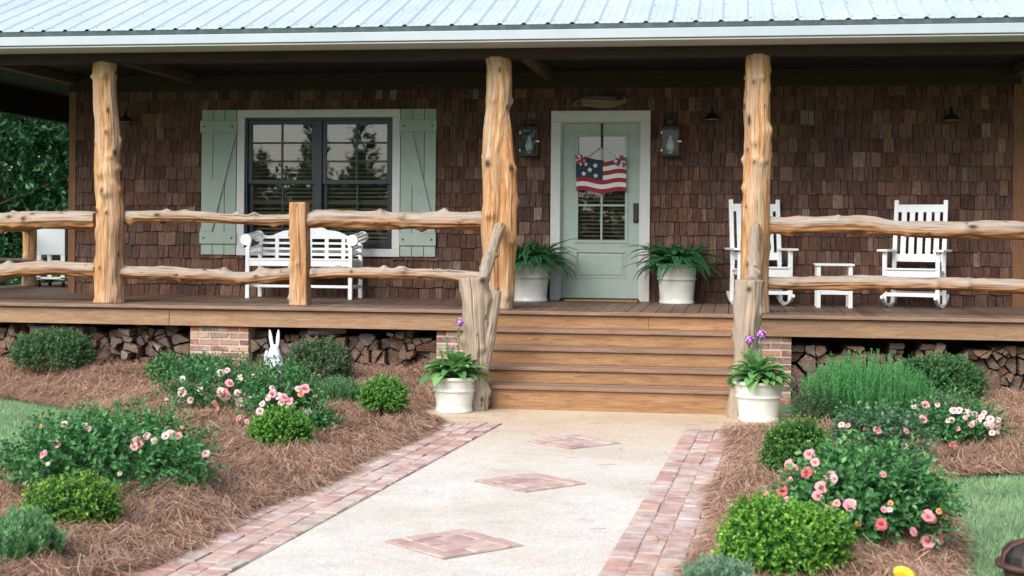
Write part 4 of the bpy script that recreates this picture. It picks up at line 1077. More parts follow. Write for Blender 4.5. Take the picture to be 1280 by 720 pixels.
for u in (.09,.90):
    bo=MB();rng=random.Random(int(u*100));cx,cz=(u-.5)*fw,.47*fhh+wav(u)
    for k in range(15):
        a=2*PI*k/15+rng.uniform(-.2,.2);L=rng.uniform(.06,.09);wd_=.026;mi=k%3
        d=Vector((math.cos(a),-.35+rng.uniform(-.3,.2),math.sin(a))).normalized();s=Vector((-math.sin(a),0,math.cos(a)))*wd_/2
        c0=Vector((cx,-.03,cz));p1=c0+d*L*.6+Vector((0,-.02,0));p2=c0+d*L
        bo.add([c0-s*.4,c0+s*.4,p1+s,p1-s,p2+s*.8,p2-s*.8],[(0,1,2,3),(3,2,4,5)],mi)
    bo.build('bow',['ribbon_red','ribbon_blue','flag_white'],fh,fix=False)
# ---------------------------------------------------------------- planters
def pot_profile(rt,rb,h):
    l=lambda z: rb+(rt-rb)*(z/h)
    p=[(0,.004),(rb*.96,.004),(rb+.012,.0),(rb+.016,.012),(rb+.010,.026)]
    for k in range(1,9): 
        z=.026+(h*.62-.026)*k/9;p.append((l(z),z))
    z=h*.62;p+=[(l(z),z-.012),(l(z)+.013,z-.006),(l(z)+.014,z+.004),(l(z),z+.012)]
    for k in range(1,6):
        zz=z+.012+(h-.03-z-.012)*k/5;p.append((l(zz),zz))
    p+=[(rt+.012,h-.028),(rt+.016,h-.016),(rt+.010,h),(rt-.012,h+.002),(rt-.025,h-.015),(rt-.03,h-.05),(rt-.04,h-.06)]
    return p
def pot(t,rt,rb,h):
    m=MB();m.lathe(pot_profile(rt,rb,h),n=48);m.build('pot','glazed_clay',t)
    s=MB();s.lathe([(0,h-.045),(rt*.5,h-.04),(rt-.035,h-.055)],n=24);s.build('soil','soil',t)
def fern(t,h,seed,rt,lean=0.):
    rng=np.random.default_rng(seed);V=[];Fc=[];C=[];k0=0
    fr_=115
    for f in range(fr_):
        az=rng.uniform(0,2*PI);el=rng.uniform(.35,1.35);L=rng.uniform(.38,.66)*(1.05 if el<1 else .8)
        n=30;d=np.array([math.cos(az),math.sin(az)]);x=0.;z=0.;a=el;pos=[];tan=[]
        b=np.array([d[0]*rt*.35*rng.random(),d[1]*rt*.35*rng.random(),h-.05])
        droop=rng.uniform(1.0,2.1)
        for k in range(n+1):
            t_=k/n;aa=el-droop*t_**1.4;st=L/n
            pos.append(b+np.array([d[0]*x,d[1]*x,z]));tan.append(np.array([d[0]*math.cos(aa),d[1]*math.cos(aa),math.sin(aa)]));x+=math.cos(aa)*st;z+=math.sin(aa)*st
        pos=np.array(pos);tan=np.array(tan);side=np.array([-d[1],d[0],0.]);up=np.cross(tan,side)*-1
        c0=lerp((.026,.125,.05),(.075,.25,.095),rng.random())
        for s in (-1,1):
            t_=np.linspace(0,1,n+1);pl=.095*np.sin(PI*np.clip(t_*.93+.07,0,1))**.7*(1-.55*t_)+.008
            A=side*s*1.+tan*.30-np.array([0,0,.2])+rng.normal(0,.06,(n+1,3));A=np.broadcast_to(A,(n+1,3))
            v,fc=leaf_geo(pos,A,np.broadcast_to(-up,(n+1,3))+0.,pl,np.full(n+1,.0165),.12)
            V.append(v);Fc.append(fc+k0);k0+=len(v);C.append(np.repeat(np.clip(c0*rng.uniform(.8,1.25,(n+1,1)),0,1),4,0))
    np_mesh('fronds',np.concatenate(V),np.concatenate(Fc),'leaf',np.concatenate(C),t)
for px_,py,lab,sd in ((660,377.5,'white glazed planter of drooping fern between twin trunk post and door',4),(845,380.5,'white glazed planter of drooping fern between door and thick cedar post',9)):
    c=G(px_,py,ZF);t=thing('fern_planter',(c.x,c.y+.18,ZF),lab,'planter','fern planters beside the door');rt=.218
    pot(t,rt,.182,.44);fern(t,.44,sd,rt)
def broad_leaf(P,az,el,L,Wd,droop,n=7):
    """one long oval leaf as a strip bent downwards"""
    vs=[];d=Vector((math.cos(az),math.sin(az),0));s=Vector((-d.y,d.x,0));x=z=0.
    for k in range(n+1):
        t=k/n;a=el-droop*t;w=Wd*(math.sin(PI*min(1,t*.86+.10))**.8)*.5 if k<n else .002
        c=Vector(P)+d*x+Vector((0,0,z));up=Vector((-math.sin(a)*d.x,-math.sin(a)*d.y,math.cos(a)))
        vs+=[c-s*w+up*w*.35,c,c+s*w+up*w*.35];x+=math.cos(a)*L/n;z+=math.sin(a)*L/n
    fs=[]
    for k in range(n):
        for j in (0,1): fs.append((k*3+j,k*3+j+1,k*3+j+4,k*3+j+3))
    return vs,fs
def foxglove(t,h,rt,seed,stalks):
    rng=random.Random(seed);V=[];Fc=[];C=[]
    for i in range(95):
        az=rng.uniform(0,2*PI);u=rng.random();el=.35+1.05*u;L=rng.uniform(.19,.30)*(1.1-.2*u);w=L*rng.uniform(.30,.40)
        r=rt*.6*(1-u)*rng.random();z=h-.02+.12*u*rng.random()
        vs,fs=broad_leaf((math.cos(az)*r,math.sin(az)*r,z),az,el,L,w,rng.uniform(.9,1.7))
        k=len(V);V+=vs;Fc+=[[a+k for a in f] for f in fs]
        c=lerp((.09,.25,.08),(.27,.50,.17),rng.random())
        if i%17==3 and u<.4: c=np.array((.42,.45,.10))
        C+=[tuple(c)]*len(vs)
    np_mesh('rosette',np.array([tuple(v) for v in V]),np.array(Fc),'leaf_matte',np.array(C),t,smooth=True)
    for (dx,dy,zz,big) in stalks:
        s=MB();a=Vector((dx*.25,dy*.2,h-.03));b=Vector((dx,dy,zz));m=(a+b)/2+Vector((.012,0,0))
        s.tube([a,m,b],[.006,.005,.004],8);so=s.build('flower_stalk','stalk',t)
        if not big:
            f=MB()
            for k in range(26):
                z=.35+.65*k/26;p=a.lerp(b,z);az=k*2.4;f.bar(p,p+Vector((math.cos(az)*.02,math.sin(az)*.02,.008)),.009,.006)
            f.build('bud_spike','stalk',so);continue
        f=MB();rng2=random.Random(seed+9)
        for k in range(30):
            ph=math.acos(1-2*(k+.5)/30);az=k*2.4;d=Vector((math.sin(ph)*math.cos(az),math.sin(ph)*math.sin(az),math.cos(ph)*1.15))
            p=b+d*big*rng2.uniform(.45,.85)+Vector((rng2.uniform(-.2,.2)*big,rng2.uniform(-.2,.2)*big,big*.1));u=Vector((-d.y,d.x,.1)).normalized();v=d.cross(u).normalized()
            for q in range(5):
                aq=q*2*PI/5+rng2.random();e=(u*math.cos(aq)+v*math.sin(aq));e2=(u*math.cos(aq+.7)+v*math.sin(aq+.7))*.8;e3=(u*math.cos(aq-.7)+v*math.sin(aq-.7))*.8;r=big*.34
                f.add([p,p+e3*r+d*.004,p+e*r*1.15+d*.002,p+e2*r+d*.004],[(0,1,2,3)],0 if (k+q)%4 else 1)
        f.build('flower_head',['petal_purple','flag_white'],so,fix=False)
        f=MB()
        for k in range(22):
            z=.45+.5*k/22;p=a.lerp(b,z);az=k*2.4;f.bar(p,p+Vector((math.cos(az)*.022,math.sin(az)*.022,-.006)),.010,.006)
        f.build('calyx_spike','stalk',so)
c=G(563.5,517);cy=c.y+.15
t=thing('flower_planter',(c.x,cy,0),'white banded planter of broad leaves with one purple flower head by forked newel','planter')
pot(t,.19,.155,.315);ly=cy
sk_=[(W(574,403,ly).x-c.x,.0,W(574,404,ly).z,.042),(W(557,428,ly).x-c.x,.0,W(552,420,ly).z,0),(W(566,447,ly).x-c.x,-.05,W(566,434,ly).z,.022),(W(548,440,ly).x-c.x,.03,W(546,436,ly).z,0)]
foxglove(t,.315,.19,2,sk_)
c=G(948.5,529);cy=c.y+.16
t=thing('flower_planter',(c.x,cy,0),'white banded planter of broad leaves with two purple flower heads by straight newel','planter')
pot(t,.205,.165,.345)
sk_=[(W(936.5,425,cy).x-c.x,.0,W(936.5,426,cy).z,.048),(W(951.5,419,cy).x-c.x,.02,W(951,419,cy).z,.05)]
foxglove(t,.345,.205,5,sk_)
# ---------------------------------------------------------------- shrubs
def fit(x0,x1,yt,yb,zg=.05,dr=.85):
    xc=(x0+x1)/2;g=G(xc,yb,zg);s=scale_at(g);rx=(x1-x0)/2/s;Yc=g.y+rx*dr*.8
    s=scale_at((g.x,Yc));rx=(x1-x0)/2/s;top=W(xc,yt,Yc)
    return Vector((top.x,Yc,zg-.02)),rx,rx*dr,top.z-zg+.02
def lumpf(rng,amp):
    ks=[(rng.normal(0,2.6,3),rng.uniform(0,6.3)) for _ in range(6)]
    return lambda D: 1+amp*sum(np.sin(D@k+p) for k,p in ks)/2.4
def sphere_dirs(rng,n,zmin=-.45):
    d=nrm(rng.normal(0,1,(n*3,3)));d=d[d[:,2]>zmin];return d[:n]
def sprigs(rng,n,rx,ry,h,sl,nl,ll,lw,old,new,ntip=3,up=.35,inner=.55,lump=.10,fold=.2,jit=.5,zc=.46,cv=.4):
    D=sphere_dirs(rng,n);n=len(D);f=lumpf(rng,lump)(D);u=(inner**3+(1-inner**3)*rng.random(n))**(1/3)
    R=np.array([rx-sl*.5,ry-sl*.5,h*(1-zc)-sl*.5]);B=D*R*(u*f)[:,None];B[:,2]+=h*zc
    sd=nrm(D*np.array([1,1,1.])+np.array([0,0,up])+rng.normal(0,jit,(n,3)))
    Ls=sl*rng.uniform(.6,1.25,n)
    T=np.linspace(.05,1,nl);P=(B[:,None]+sd[:,None]*(Ls[:,None]*T)[:,:,None])
    r=nrm(np.cross(sd,rng.normal(0,1,(n,3))));q=np.cross(sd,r)
    az=np.arange(nl)*2.4;pe=r[:,None]*np.cos(az)[None,:,None]+q[:,None]*np.sin(az)[None,:,None]
    op=np.linspace(1.,.45,nl)[None,:,None]
    A=sd[:,None]*.55+pe*op+rng.normal(0,.2,(n,nl,3));Nn=sd[:,None]*.9-pe*.5+rng.normal(0,.25,(n,nl,3))+np.array([0,0,.3])
    sz=rng.uniform(.75,1.2,(n,nl));age=np.zeros((n,nl));age[:,nl-ntip:]=np.linspace(.45,1,ntip);age=age*rng.uniform(.0,1.,(n,1))**.6
    col=lerp(np.array(old),np.array(new),age[:,:,None])*rng.uniform(1-cv,1+cv,(n,nl,1))
    k=(P[:,:,2]>.01).ravel()
    V,Fc=leaf_geo(P.reshape(-1,3)[k],A.reshape(-1,3)[k],Nn.reshape(-1,3)[k],(sz*ll).ravel()[k],(sz*lw).ravel()[k],fold)
    return V,Fc,np.repeat(np.clip(col.reshape(-1,3)[k],0,1),4,0),B
def stems(t,B,k,seed,r=.004,mat='stem_brown'):
    rng=random.Random(seed);m=MB()
    for i in rng.sample(range(len(B)),min(k,len(B))):
        b=Vector(B[i]);a=Vector((b.x*.12+rng.uniform(-.02,.02),b.y*.12,0));c=a.lerp(b,.5)+Vector((b.x*.1,b.y*.1,.03))
        m.tube([a,c,b],[r*1.6,r*1.2,r*.7],5)
    m.build('stems',mat,t,fix=False)
OLD_B,NEW_B=(.05,.17,.037),(.25,.50,.08)
def boxwood(name,box,label,cat,seed,n,old=OLD_B,new=NEW_B,ll=.019,lw=.012,sl=.075,lump=.10,nl=11,zg=.05,dr=.85,inner=.5,mat='leaf',zc=.46,jit=.5,ntip=4):
    c,rx,ry,h=fit(*box,zg=zg,dr=dr);t=thing(name,c,label,cat);rng=np.random.default_rng(seed)
    V,Fc,C,B=sprigs(rng,int(n*1.0),rx,ry,h,sl*1.0,nl,ll*1.0,lw*1.02,old,new,ntip,lump=lump*1.0,inner=.6 if name!='leafy_perennial' else inner,zc=zc,jit=jit*1.1)
    np_mesh('foliage',V,Fc,mat,C,t);stems(t,B,26,seed);return t,c,rx,ry,h
boxwood('round_shrub',(14,122,411,474),'rounded dense green shrub before the firewood at the lawn edge','shrub',1,1500,(.055,.145,.055),(.17,.30,.12),.022,.012,.07,.07,zg=.13)
boxwood('round_shrub',(354,444,424,486),'rounded olive green shrub beside the white rabbit statue','shrub',2,1300,(.065,.145,.06),(.21,.28,.14),.022,.011,.07,.07,zg=.13)
boxwood('round_shrub',(1124,1228,441,512),'rounded green shrub between rosemary and firewood','shrub',3,1500,(.055,.165,.055),(.17,.34,.11),.022,.012,.07,.10,zg=.03)
boxwood('boxwood',(449,511,475,519),'small bright green boxwood in straw near the one flower planter','shrub',4,850,(.05,.18,.032),(.25,.52,.08),zg=.12)
boxwood('boxwood',(309,391,512,571),'small bright boxwood in front of the crowded pale pink roses','shrub',5,950,(.05,.19,.032),(.27,.56,.075))
boxwood('boxwood',(29,152,600,675),'low boxwood in front of the broad sparse flowered rose bush','shrub',6,1250,(.045,.16,.03),(.30,.52,.065),.019,.012,.07,.13)
boxwood('boxwood',(953,1042,526,606),'deep green boxwood close behind the big coral rose bush','shrub',7,1150,(.04,.135,.032),(.18,.37,.06))
boxwood('boxwood',(902,1064,627,735),'largest bright boxwood, nearest the brick edging in front','shrub',8,2100,(.05,.19,.03),(.31,.60,.07),.021,.0135,.075,.12)
boxwood('leafy_perennial',(184,238,447,487),'low leafy bright green perennial at the foot of the brick pier','plant',9,130,(.06,.19,.06),(.12,.27,.09),.055,.022,.10,.2,7,zg=.12,inner=.2,mat='leaf_matte')
boxwood('leafy_perennial',(215,292,447,480),'mounded green perennial behind the pale pink roses by the pier','plant',10,420,(.045,.15,.05),(.11,.23,.08),.030,.016,.09,.15,9,zg=.12,mat='leaf_matte')
boxwood('twiggy_shrub',(982,1054,485,538),'thin twiggy shrub with bare stems beside the two flower planter','shrub',11,330,(.06,.13,.06),(.12,.21,.09),.022,.010,.10,.22,9,inner=.3,mat='leaf_matte')
def rosemary(name,box,label,seed,n,cols,nl,nlen,sl,zg=.05,dr=.8,spread=.35):
    c,rx,ry,h=fit(*box,zg=zg,dr=dr);t=thing(name,c,label,'shrub');rng=np.random.default_rng(seed)
    a=rng.uniform(0,2*PI,n);r=np.sqrt(rng.random(n));bx=np.stack([np.cos(a)*r*rx*.62,np.sin(a)*r*ry*.62,np.full(n,.0)],1)
    out=np.stack([np.cos(a)*r,np.sin(a)*r,np.zeros(n)],1)
    hh=h*np.sqrt(np.clip(1-.62*r*r,0.05,1))*rng.uniform(.78,1.05,n)
    tip=bx+out*np.array([rx,ry,0])*.36*rng.uniform(.6,1.2,(n,1));tip[:,:2]+=rng.normal(0,.02,(n,2));tip[:,2]=hh
    T=np.linspace(.12,1,nl);mid=(bx+tip)/2+out*np.array([rx,ry,0])*.14
    P=((1-T)**2)[None,:,None]*bx[:,None]+(2*T*(1-T))[None,:,None]*mid[:,None]+(T**2)[None,:,None]*tip[:,None]
    d=nrm(np.gradient(P,axis=1));rr=nrm(rng.normal(0,1,(n,nl,3)));pe=nrm(rr-d*np.sum(rr*d,2,keepdims=True))
    A=d*.8+pe*.7;L=nlen*rng.uniform(.7,1.2,(n,nl))*(1-.4*T[None]**6)
    col=lerp(np.array(cols[0]),np.array(cols[1]),np.clip((T[None,:,None]-.45)*1.4,0,1)*rng.uniform(.3,1,(n,1,1)))*rng.uniform(.75,1.25,(n,nl,1))
    V,Fc=leaf_geo(P.reshape(-1,3),A.reshape(-1,3),np.cross(A,rng.normal(0,1,A.shape)).reshape(-1,3),L.ravel(),np.full(n*nl,nlen*.24),.1)
    np_mesh('foliage',V,Fc,'leaf_matte',np.repeat(np.clip(col.reshape(-1,3),0,1),4,0),t)
    m=MB()
    for i in range(0,n,max(1,n//45)): m.tube([bx[i],mid[i],tip[i]],[.005,.004,.002],5)
    m.build('stems','stalk',t,fix=False)
rosemary('rosemary_bush',(998,1166,438,540),'tall upright rosemary bush in front of the firewood',1,600,((.055,.23,.065),(.20,.52,.18)),95,.024,.4)
rosemary('feathery_shrub',(-14,72,634,716),'soft feathery grey green herb at the corner before the low boxwood',2,330,((.11,.28,.11),(.30,.52,.24)),60,.030,.3)
rosemary('feathery_shrub',(384,457,470,507),'low feathery green herb below the olive green shrub',3,420,((.08,.22,.09),(.20,.38,.17)),30,.026,.3,zg=.11)
rosemary('feathery_shrub',(850,948,694,770),'silvery feathery herb sprigs in front of the largest boxwood',4,260,((.14,.27,.16),(.32,.46,.31)),40,.032,.3)
# roses
def rose_mesh(name,cin,cout,seed):
    rng=np.random.default_rng(seed);V=[];Fc=[];C=[]
    for ring,(n,r,tilt,ln) in enumerate(((3,.12,1.35,.55),(5,.22,1.05,.75),(6,.30,.70,.95),(7,.34,.25,1.1))):
        for k in range(n):
            a=2*PI*k/n+ring*.7+rng.normal(0,.12);tl=tilt+rng.normal(0,.12);L=ln*rng.uniform(.9,1.1);w=L*.95
            d=np.array([math.cos(a),math.sin(a),0]);s=np.array([-d[1],d[0],0]);b=len(V)
            for i in range(4):
                t=i/3;aa=tl-(.5*t*t if ring>1 else -.3*t);x=.10*r+L*t*math.cos(aa)*.9+r*.15;z=L*t*math.sin(aa)*.75+.06*ring*0
                ww=w*(.25+.75*math.sin(PI*min(1,.15+t*.62)))*.5
                for j in (-1,0,1):
                    p=d*x+s*ww*j;z2=z+abs(j)*.10*ww+(.05 if (j==0 and i==3) else 0)
                    V.append((p[0],p[1],z2+rng.normal(0,.012)));C.append(lerp(cin,cout,min(1,t*.6+ring*.2))*rng.uniform(.93,1.05))
            for i in range(3):
                for j in range(2):
                    q=b+i*3+j;Fc.append((q,q+1,q+4,q+3))
    b=len(V);V.append((0,0,.22));C.append((.85,.55,.12))
    for k in range(8): V.append((.2*math.cos(k*PI/4),.2*math.sin(k*PI/4),.15));C.append(cin)
    for k in range(8): q=b+1+k;Fc.append((b,b,q,b+1+(k+1)%8))
    Fc=[f for f in Fc if len(set(f))==4]+[(b,b+1+k,b+1+(k+1)%8,b+1+(k+2)%8) for k in (0,2,4,6)]
    o=np_mesh(name,np.array(V)*.62,np.array(Fc),'petal',np.clip(np.array(C),0,1),None,True);me=o.data;bpy.data.objects.remove(o);return me
ROSE={'pink':rose_mesh('pink_rose',(.90,.47,.40),(.88,.40,.45),1),'coral':rose_mesh('coral_rose',(.88,.20,.17),(.85,.20,.25),2),
      'pale':rose_mesh('pale_rose',(.90,.66,.55),(.90,.64,.64),3),'cream':rose_mesh('cream_rose',(.88,.70,.45),(.88,.78,.68),4),'bud':rose_mesh('bud_rose',(.85,.36,.10),(.85,.42,.20),5)}
def rose_bush(box,label,seed,n,roses,group=None,zg=.06,dr=.85,lump=.17,ll=.036,old=(.065,.215,.068),new=(.20,.43,.13),nl=9):
    c,rx,ry,h=fit(*box,zg=zg,dr=dr);t=thing('rose_bush',c,label,'rose bush');rng=np.random.default_rng(seed);pr_=random.Random(seed)
    V,Fc,C,B=sprigs(rng,int(n*.85),rx,ry,h,.15,nl,ll,ll*.62,old,new,2,lump=lump,inner=.35,up=.25,jit=.6)
    np_mesh('foliage',V,Fc,'leaf',C,t);stems(t,B,40,seed,.0045,'stalk')
    zc=h*.46
    for (x,y,r,kind) in roses:
        o=Vector(CAM);d=Vector(ray(x,y));cc=c+Vector((0,0,zc));R=Vector((rx*.97,ry*.97,h*.54*.98))
        oo=Vector(((o.x-cc.x)/R.x,(o.y-cc.y)/R.y,(o.z-cc.z)/R.z));dd=Vector((d.x/R.x,d.y/R.y,d.z/R.z))
        A_=dd.dot(dd);B_=oo.dot(dd);C_=oo.dot(oo)-1;q=B_*B_-A_*C_
        tt=(-B_-math.sqrt(q))/A_ if q>0 else -B_/A_
        p=o+d*tt;rad=r/scale_at(p)*1.38
        if p.z<zg+.02: p.z=zg+.02
        ob=link('rose',ROSE[kind],t);ob.location=p-c
        nv=((p-cc).normalized()*.5+Vector((-.1,-.75,.55))+Vector((pr_.uniform(-.7,.7),pr_.uniform(-.4,.4),pr_.uniform(-.6,.4)))).normalized()
        ob.rotation_euler=nv.to_track_quat('Z','Y').to_euler();sc_=rad*pr_.uniform(.9,1.15);ob.scale=(sc_,sc_,sc_*pr_.uniform(.8,1.1))
    return t
P_,K_,L_,C_,B_='pink','coral','pale','cream','bud'
rose_bush((2,272,515,634),'broad dark green rose bush with scattered peach pink blooms by the lawn',1,1150,
 [(54,568,7,P_),(72,555,7,P_),(80,530,6,L_),(106,532,5,L_),(111,536,5,L_),(172,553,8,P_),(168,558,6,P_),(183,545,6,L_),(193,551,5,C_),(214,543,7,L_),(222,545,6,P_),(207,545,5,C_),(257,567,6,L_),(264,580,6,P_),(268,588,6,P_),(51,533,3,B_),(228,534,3,B_),(60,580,3,C_),(150,592,3,C_)])
rose_bush((204,345,447,522),'crowded rose bush of pale pink and white blooms before the rabbit',2,560,
 [(228,474,5,C_),(228,490,7,L_),(238,500,5,L_),(280,493,9,P_),(275,489,6,L_),(276,466,6,L_),(284,463,4,L_),(300,470,3,C_),(287,479,5,P_),(301,474,3,C_),(250,486,4,L_),(318,470,4,C_),(208,501,4,L_),(270,510,5,P_),(268,503,3,B_),(297,491,5,L_),(303,495,5,P_),(299,503,7,L_),(310,500,6,C_),(322,502,6,P_),(312,507,5,L_),(295,516,4,C_)],zg=.10,ll=.032,new=(.19,.35,.14))
rose_bush((300,402,455,545),'rose bush smothered in clustered pale pink blooms behind the small boxwood',3,520,
 [(341,492,6,P_),(348,495,6,L_),(355,497,6,P_),(362,502,6,P_),(352,503,5,L_),(335,497,5,L_),(365,507,4,P_),(340,485,4,L_),(373,486,5,L_),(381,486,7,P_),(376,493,4,B_),(394,495,3,C_),(325,514,6,L_),(298,523,6,P_),(328,505,4,C_),(367,517,4,P_),(309,527,3,P_),(360,510,5,L_),(385,514,4,L_),(371,516,3,C_),(390,520,3,L_)],zg=.08,ll=.030,new=(.19,.35,.14))
rose_bush((368,418,508,545),'small low rose bush with one pink bloom beside the small boxwood',4,160,[(415,532,5,P_),(387,516,4,L_),(378,512,4,C_)],zg=.08,ll=.03)
rose_bush((1136,1254,497,572),'rose bush crowded with pale pink and white blooms near the firewood',5,560,
 [(1143,508,4,C_),(1157,506,5,P_),(1172,506,4,L_),(1154,524,6,P_),(1192,513,6,L_),(1199,513,6,L_),(1212,516,5,C_),(1206,514,4,L_),(1219,518,5,L_),(1227,521,5,C_),(1238,524,6,L_),(1244,529,6,L_),(1240,532,5,L_),(1248,525,5,L_),(1191,556,5,K_),(1185,526,4,L_),(1190,525,4,L_),(1197,536,4,P_),(1214,531,4,P_),(1223,526,5,L_),(1207,522,4,L_),(1196,502,3,B_),(1240,541,5,L_),(1247,540,4,L_),(1230,516,4,L_),(1218,528,4,C_),(1233,530,4,L_)],zg=.03,ll=.032,new=(.17,.33,.13))
rose_bush((1038,1150,512,592),'open airy rose bush with few blooms behind the big coral rose bush',6,380,
 [(1097,538,6,P_),(1052,531,5,L_),(1060,532,4,P_),(1112,570,7,P_),(1132,558,6,L_),(1133,539,5,P_),(1075,547,3,B_),(1055,562,3,B_),(1059,555,3,B_),(1104,584,4,P_),(1067,566,4,L_),(1040,552,3,B_)],zg=.04,ll=.034,old=(.08,.19,.09),new=(.20,.35,.17),lump=.25)
rose_bush((966,1192,556,698),'big rose bush with large coral and hot pink blooms beside the lawn',7,1150,
 [(1012,568,9,P_),(1019,578,7,P_),(986,581,7,P_),(981,588,6,K_),(993,585,6,P_),(1008,590,9,K_),(1018,590,3,B_),(987,600,5,P_),(978,614,7,K_),(1038,595,8,P_),(1042,598,6,L_),(1027,609,8,P_),(1022,620,7,P_),(1030,635,6,P_),(1036,638,6,P_),(1046,629,6,P_),(1062,632,8,P_),(1065,629,7,L_),(1101,655,8,K_),(1128,687,8,P_),(1160,645,8,P_),(1164,648,7,K_),(1142,665,6,P_),(1160,677,9,P_),(1167,681,8,L_),(1173,675,7,P_),(1170,688,6,P_),(1178,667,7,P_),(1174,639,4,B_),(1186,641,4,K_),(1073,655,4,B_),(1113,629,4,B_),(1104,593,5,P_),(958,617,4,P_),(966,621,4,P_),(984,624,4,P_),(1105,637,4,P_),(1112,637,4,L_),(1072,684,6,P_)],zg=.05,dr=.8)
# yellow flower
c=G(1130,740,.05);fy=c.y;c=W(1130,716,fy)
t=thing('yellow_flower',(c.x,fy,.05),'bright yellow daisy like flower rising from the straw at the front','flower')
m=MB();m.tube([(0,0,0),(.01,0,c.z*.5-.03),(0,0,c.z-.06)],.005,6);m.build('stem','stalk',t)
m=MB();hc=Vector((0,0,c.z-.055));ax=Vector((.15,-.45,.85)).normalized();u=ax.cross(Vector((1,0,0))).normalized();v=ax.cross(u)
for rg,(n,r,z) in enumerate(((22,.052,.0),(18,.042,.008),(12,.028,.014))):
    for k in range(n):
        a=2*PI*k/n+rg*.3;d=u*math.cos(a)+v*math.sin(a);s=d.cross(ax)*.007
        m.add([hc+ax*z,hc+d*r*.6+s+ax*(z+.006),hc+d*r+ax*z,hc+d*r*.6-s+ax*(z+.006)],[(0,1,2,3)])
m.build('petals','petal_yellow',t,fix=False)
# rabbit
rp=W(343,470,-3.35);t=thing('rabbit_statue',(rp.x,-3.35,.10),'white standing rabbit statue with upright ears behind the roses','statue')
def zz_(y): return W(343,y,-3.35).z-.10
m=MB()
def ell(c,r,rot=(0,0,0),n=18):
    c=(c[0]*.8,c[1]*.85,c[2]);r=(r[0]*.8,r[1]*.82,r[2])
    M_=Matrix.Translation(Vector(c))@Matrix.Rotation(rot[1],4,'Y')@Matrix.Rotation(rot[0],4,'X');vs=[];fs=[];k=12
    for i in range(k+1):
        a=PI*i/k
        for j in range(n): b=2*PI*j/n;vs.append(M_@Vector((r[0]*math.sin(a)*math.cos(b),r[1]*math.sin(a)*math.sin(b),r[2]*math.cos(a))))
    for i in range(k):
        for j in range(n): fs.append((i*n+j,i*n+(j+1)%n,(i+1)*n+(j+1)%n,(i+1)*n+j))
    m.add(vs,fs,0,True)
hz=zz_(441)
ell((0,0,.17),(.105,.10,.18));ell((.0,-.01,.30),(.078,.075,.13));ell((0,-.02,hz),(.062,.068,.066));ell((0,-.075,hz-.018),(.034,.035,.03))
et=zz_(412.5)
for s,an in ((-1,-.16),(1,.06)):
    zc_=(et+hz+.04)/2;ell((s*.036+math.sin(an)*.06,.0,zc_),(.025,.014,(et-hz-.02)/2),(0,an,0))
    ell((s*.085,-.045,.30),(.028,.03,.10),(.5,s*-.25,0));ell((s*.05,-.085,.24),(.026,.03,.026));ell((s*.06,-.09,.03),(.042,.085,.03));ell((s*.024,-.088,hz-.03),(.018,.018,.016))
ell((.0,.10,.08),(.04,.04,.04))
ro_=m.build('body','statue_white',t,fix=False)
rmod=ro_.modifiers.new('Remesh','REMESH');rmod.mode='VOXEL';rmod.voxel_size=.007;rmod.use_smooth_shade=True
sm_=ro_.modifiers.new('Smooth','SMOOTH');sm_.iterations=4;sm_.factor=.5
m=MB()
for s in (-1,1): ell((s*.047,-.062,hz+.012),(.009,.008,.010),n=10)
m.build('eyes','iron',t,fix=False)
# iron domed brazier at the lawn corner
bx=W(1294,706,-9.45);t=thing('garden_brazier',(bx.x,-9.45,-.03),'rusty brown iron brazier with ribbed domed lid on the lawn corner','brazier')
rimz=bx.z+.03
m=MB();R_=.155;m.lathe([(R_+.015,-.012),(R_+.022,0),(R_+.015,.012),(R_-.01,.012),(R_-.01,-.012),(R_+.015,-.012)],(0,0,rimz),24,sm=False);m.build('rim','rust_iron',t)
m=MB();m.lathe([(R_-.012,0),(R_-.02,-.06),(R_-.05,-.13),(.05,-.17),(0,-.175)],(0,0,rimz),12,sm=False);m.build('bowl','rust_iron',t)
dome=[(R_-.004,.012),(R_-.008,.05),(R_-.04,.085),(.06,.105),(.0,.112)]
m=MB();m.lathe([(a*.97,b*.97) for a,b in dome],(0,0,rimz),12,sm=False);m.build('lid','iron',t)
for k in range(8):
    m=MB();a=2*PI*k/8+.25;pts=[(r*math.cos(a),r*math.sin(a),rimz+z) for r,z in dome];m.tube(pts,.009,6);m.build('rib','rust_iron',t)
for k in range(3):
    m=MB();a=2*PI*k/3+.4;m.tube([(.1*math.cos(a),.1*math.sin(a),rimz-.14),(.17*math.cos(a),.17*math.sin(a),0)],.012,8);m.build('leg','rust_iron',t)
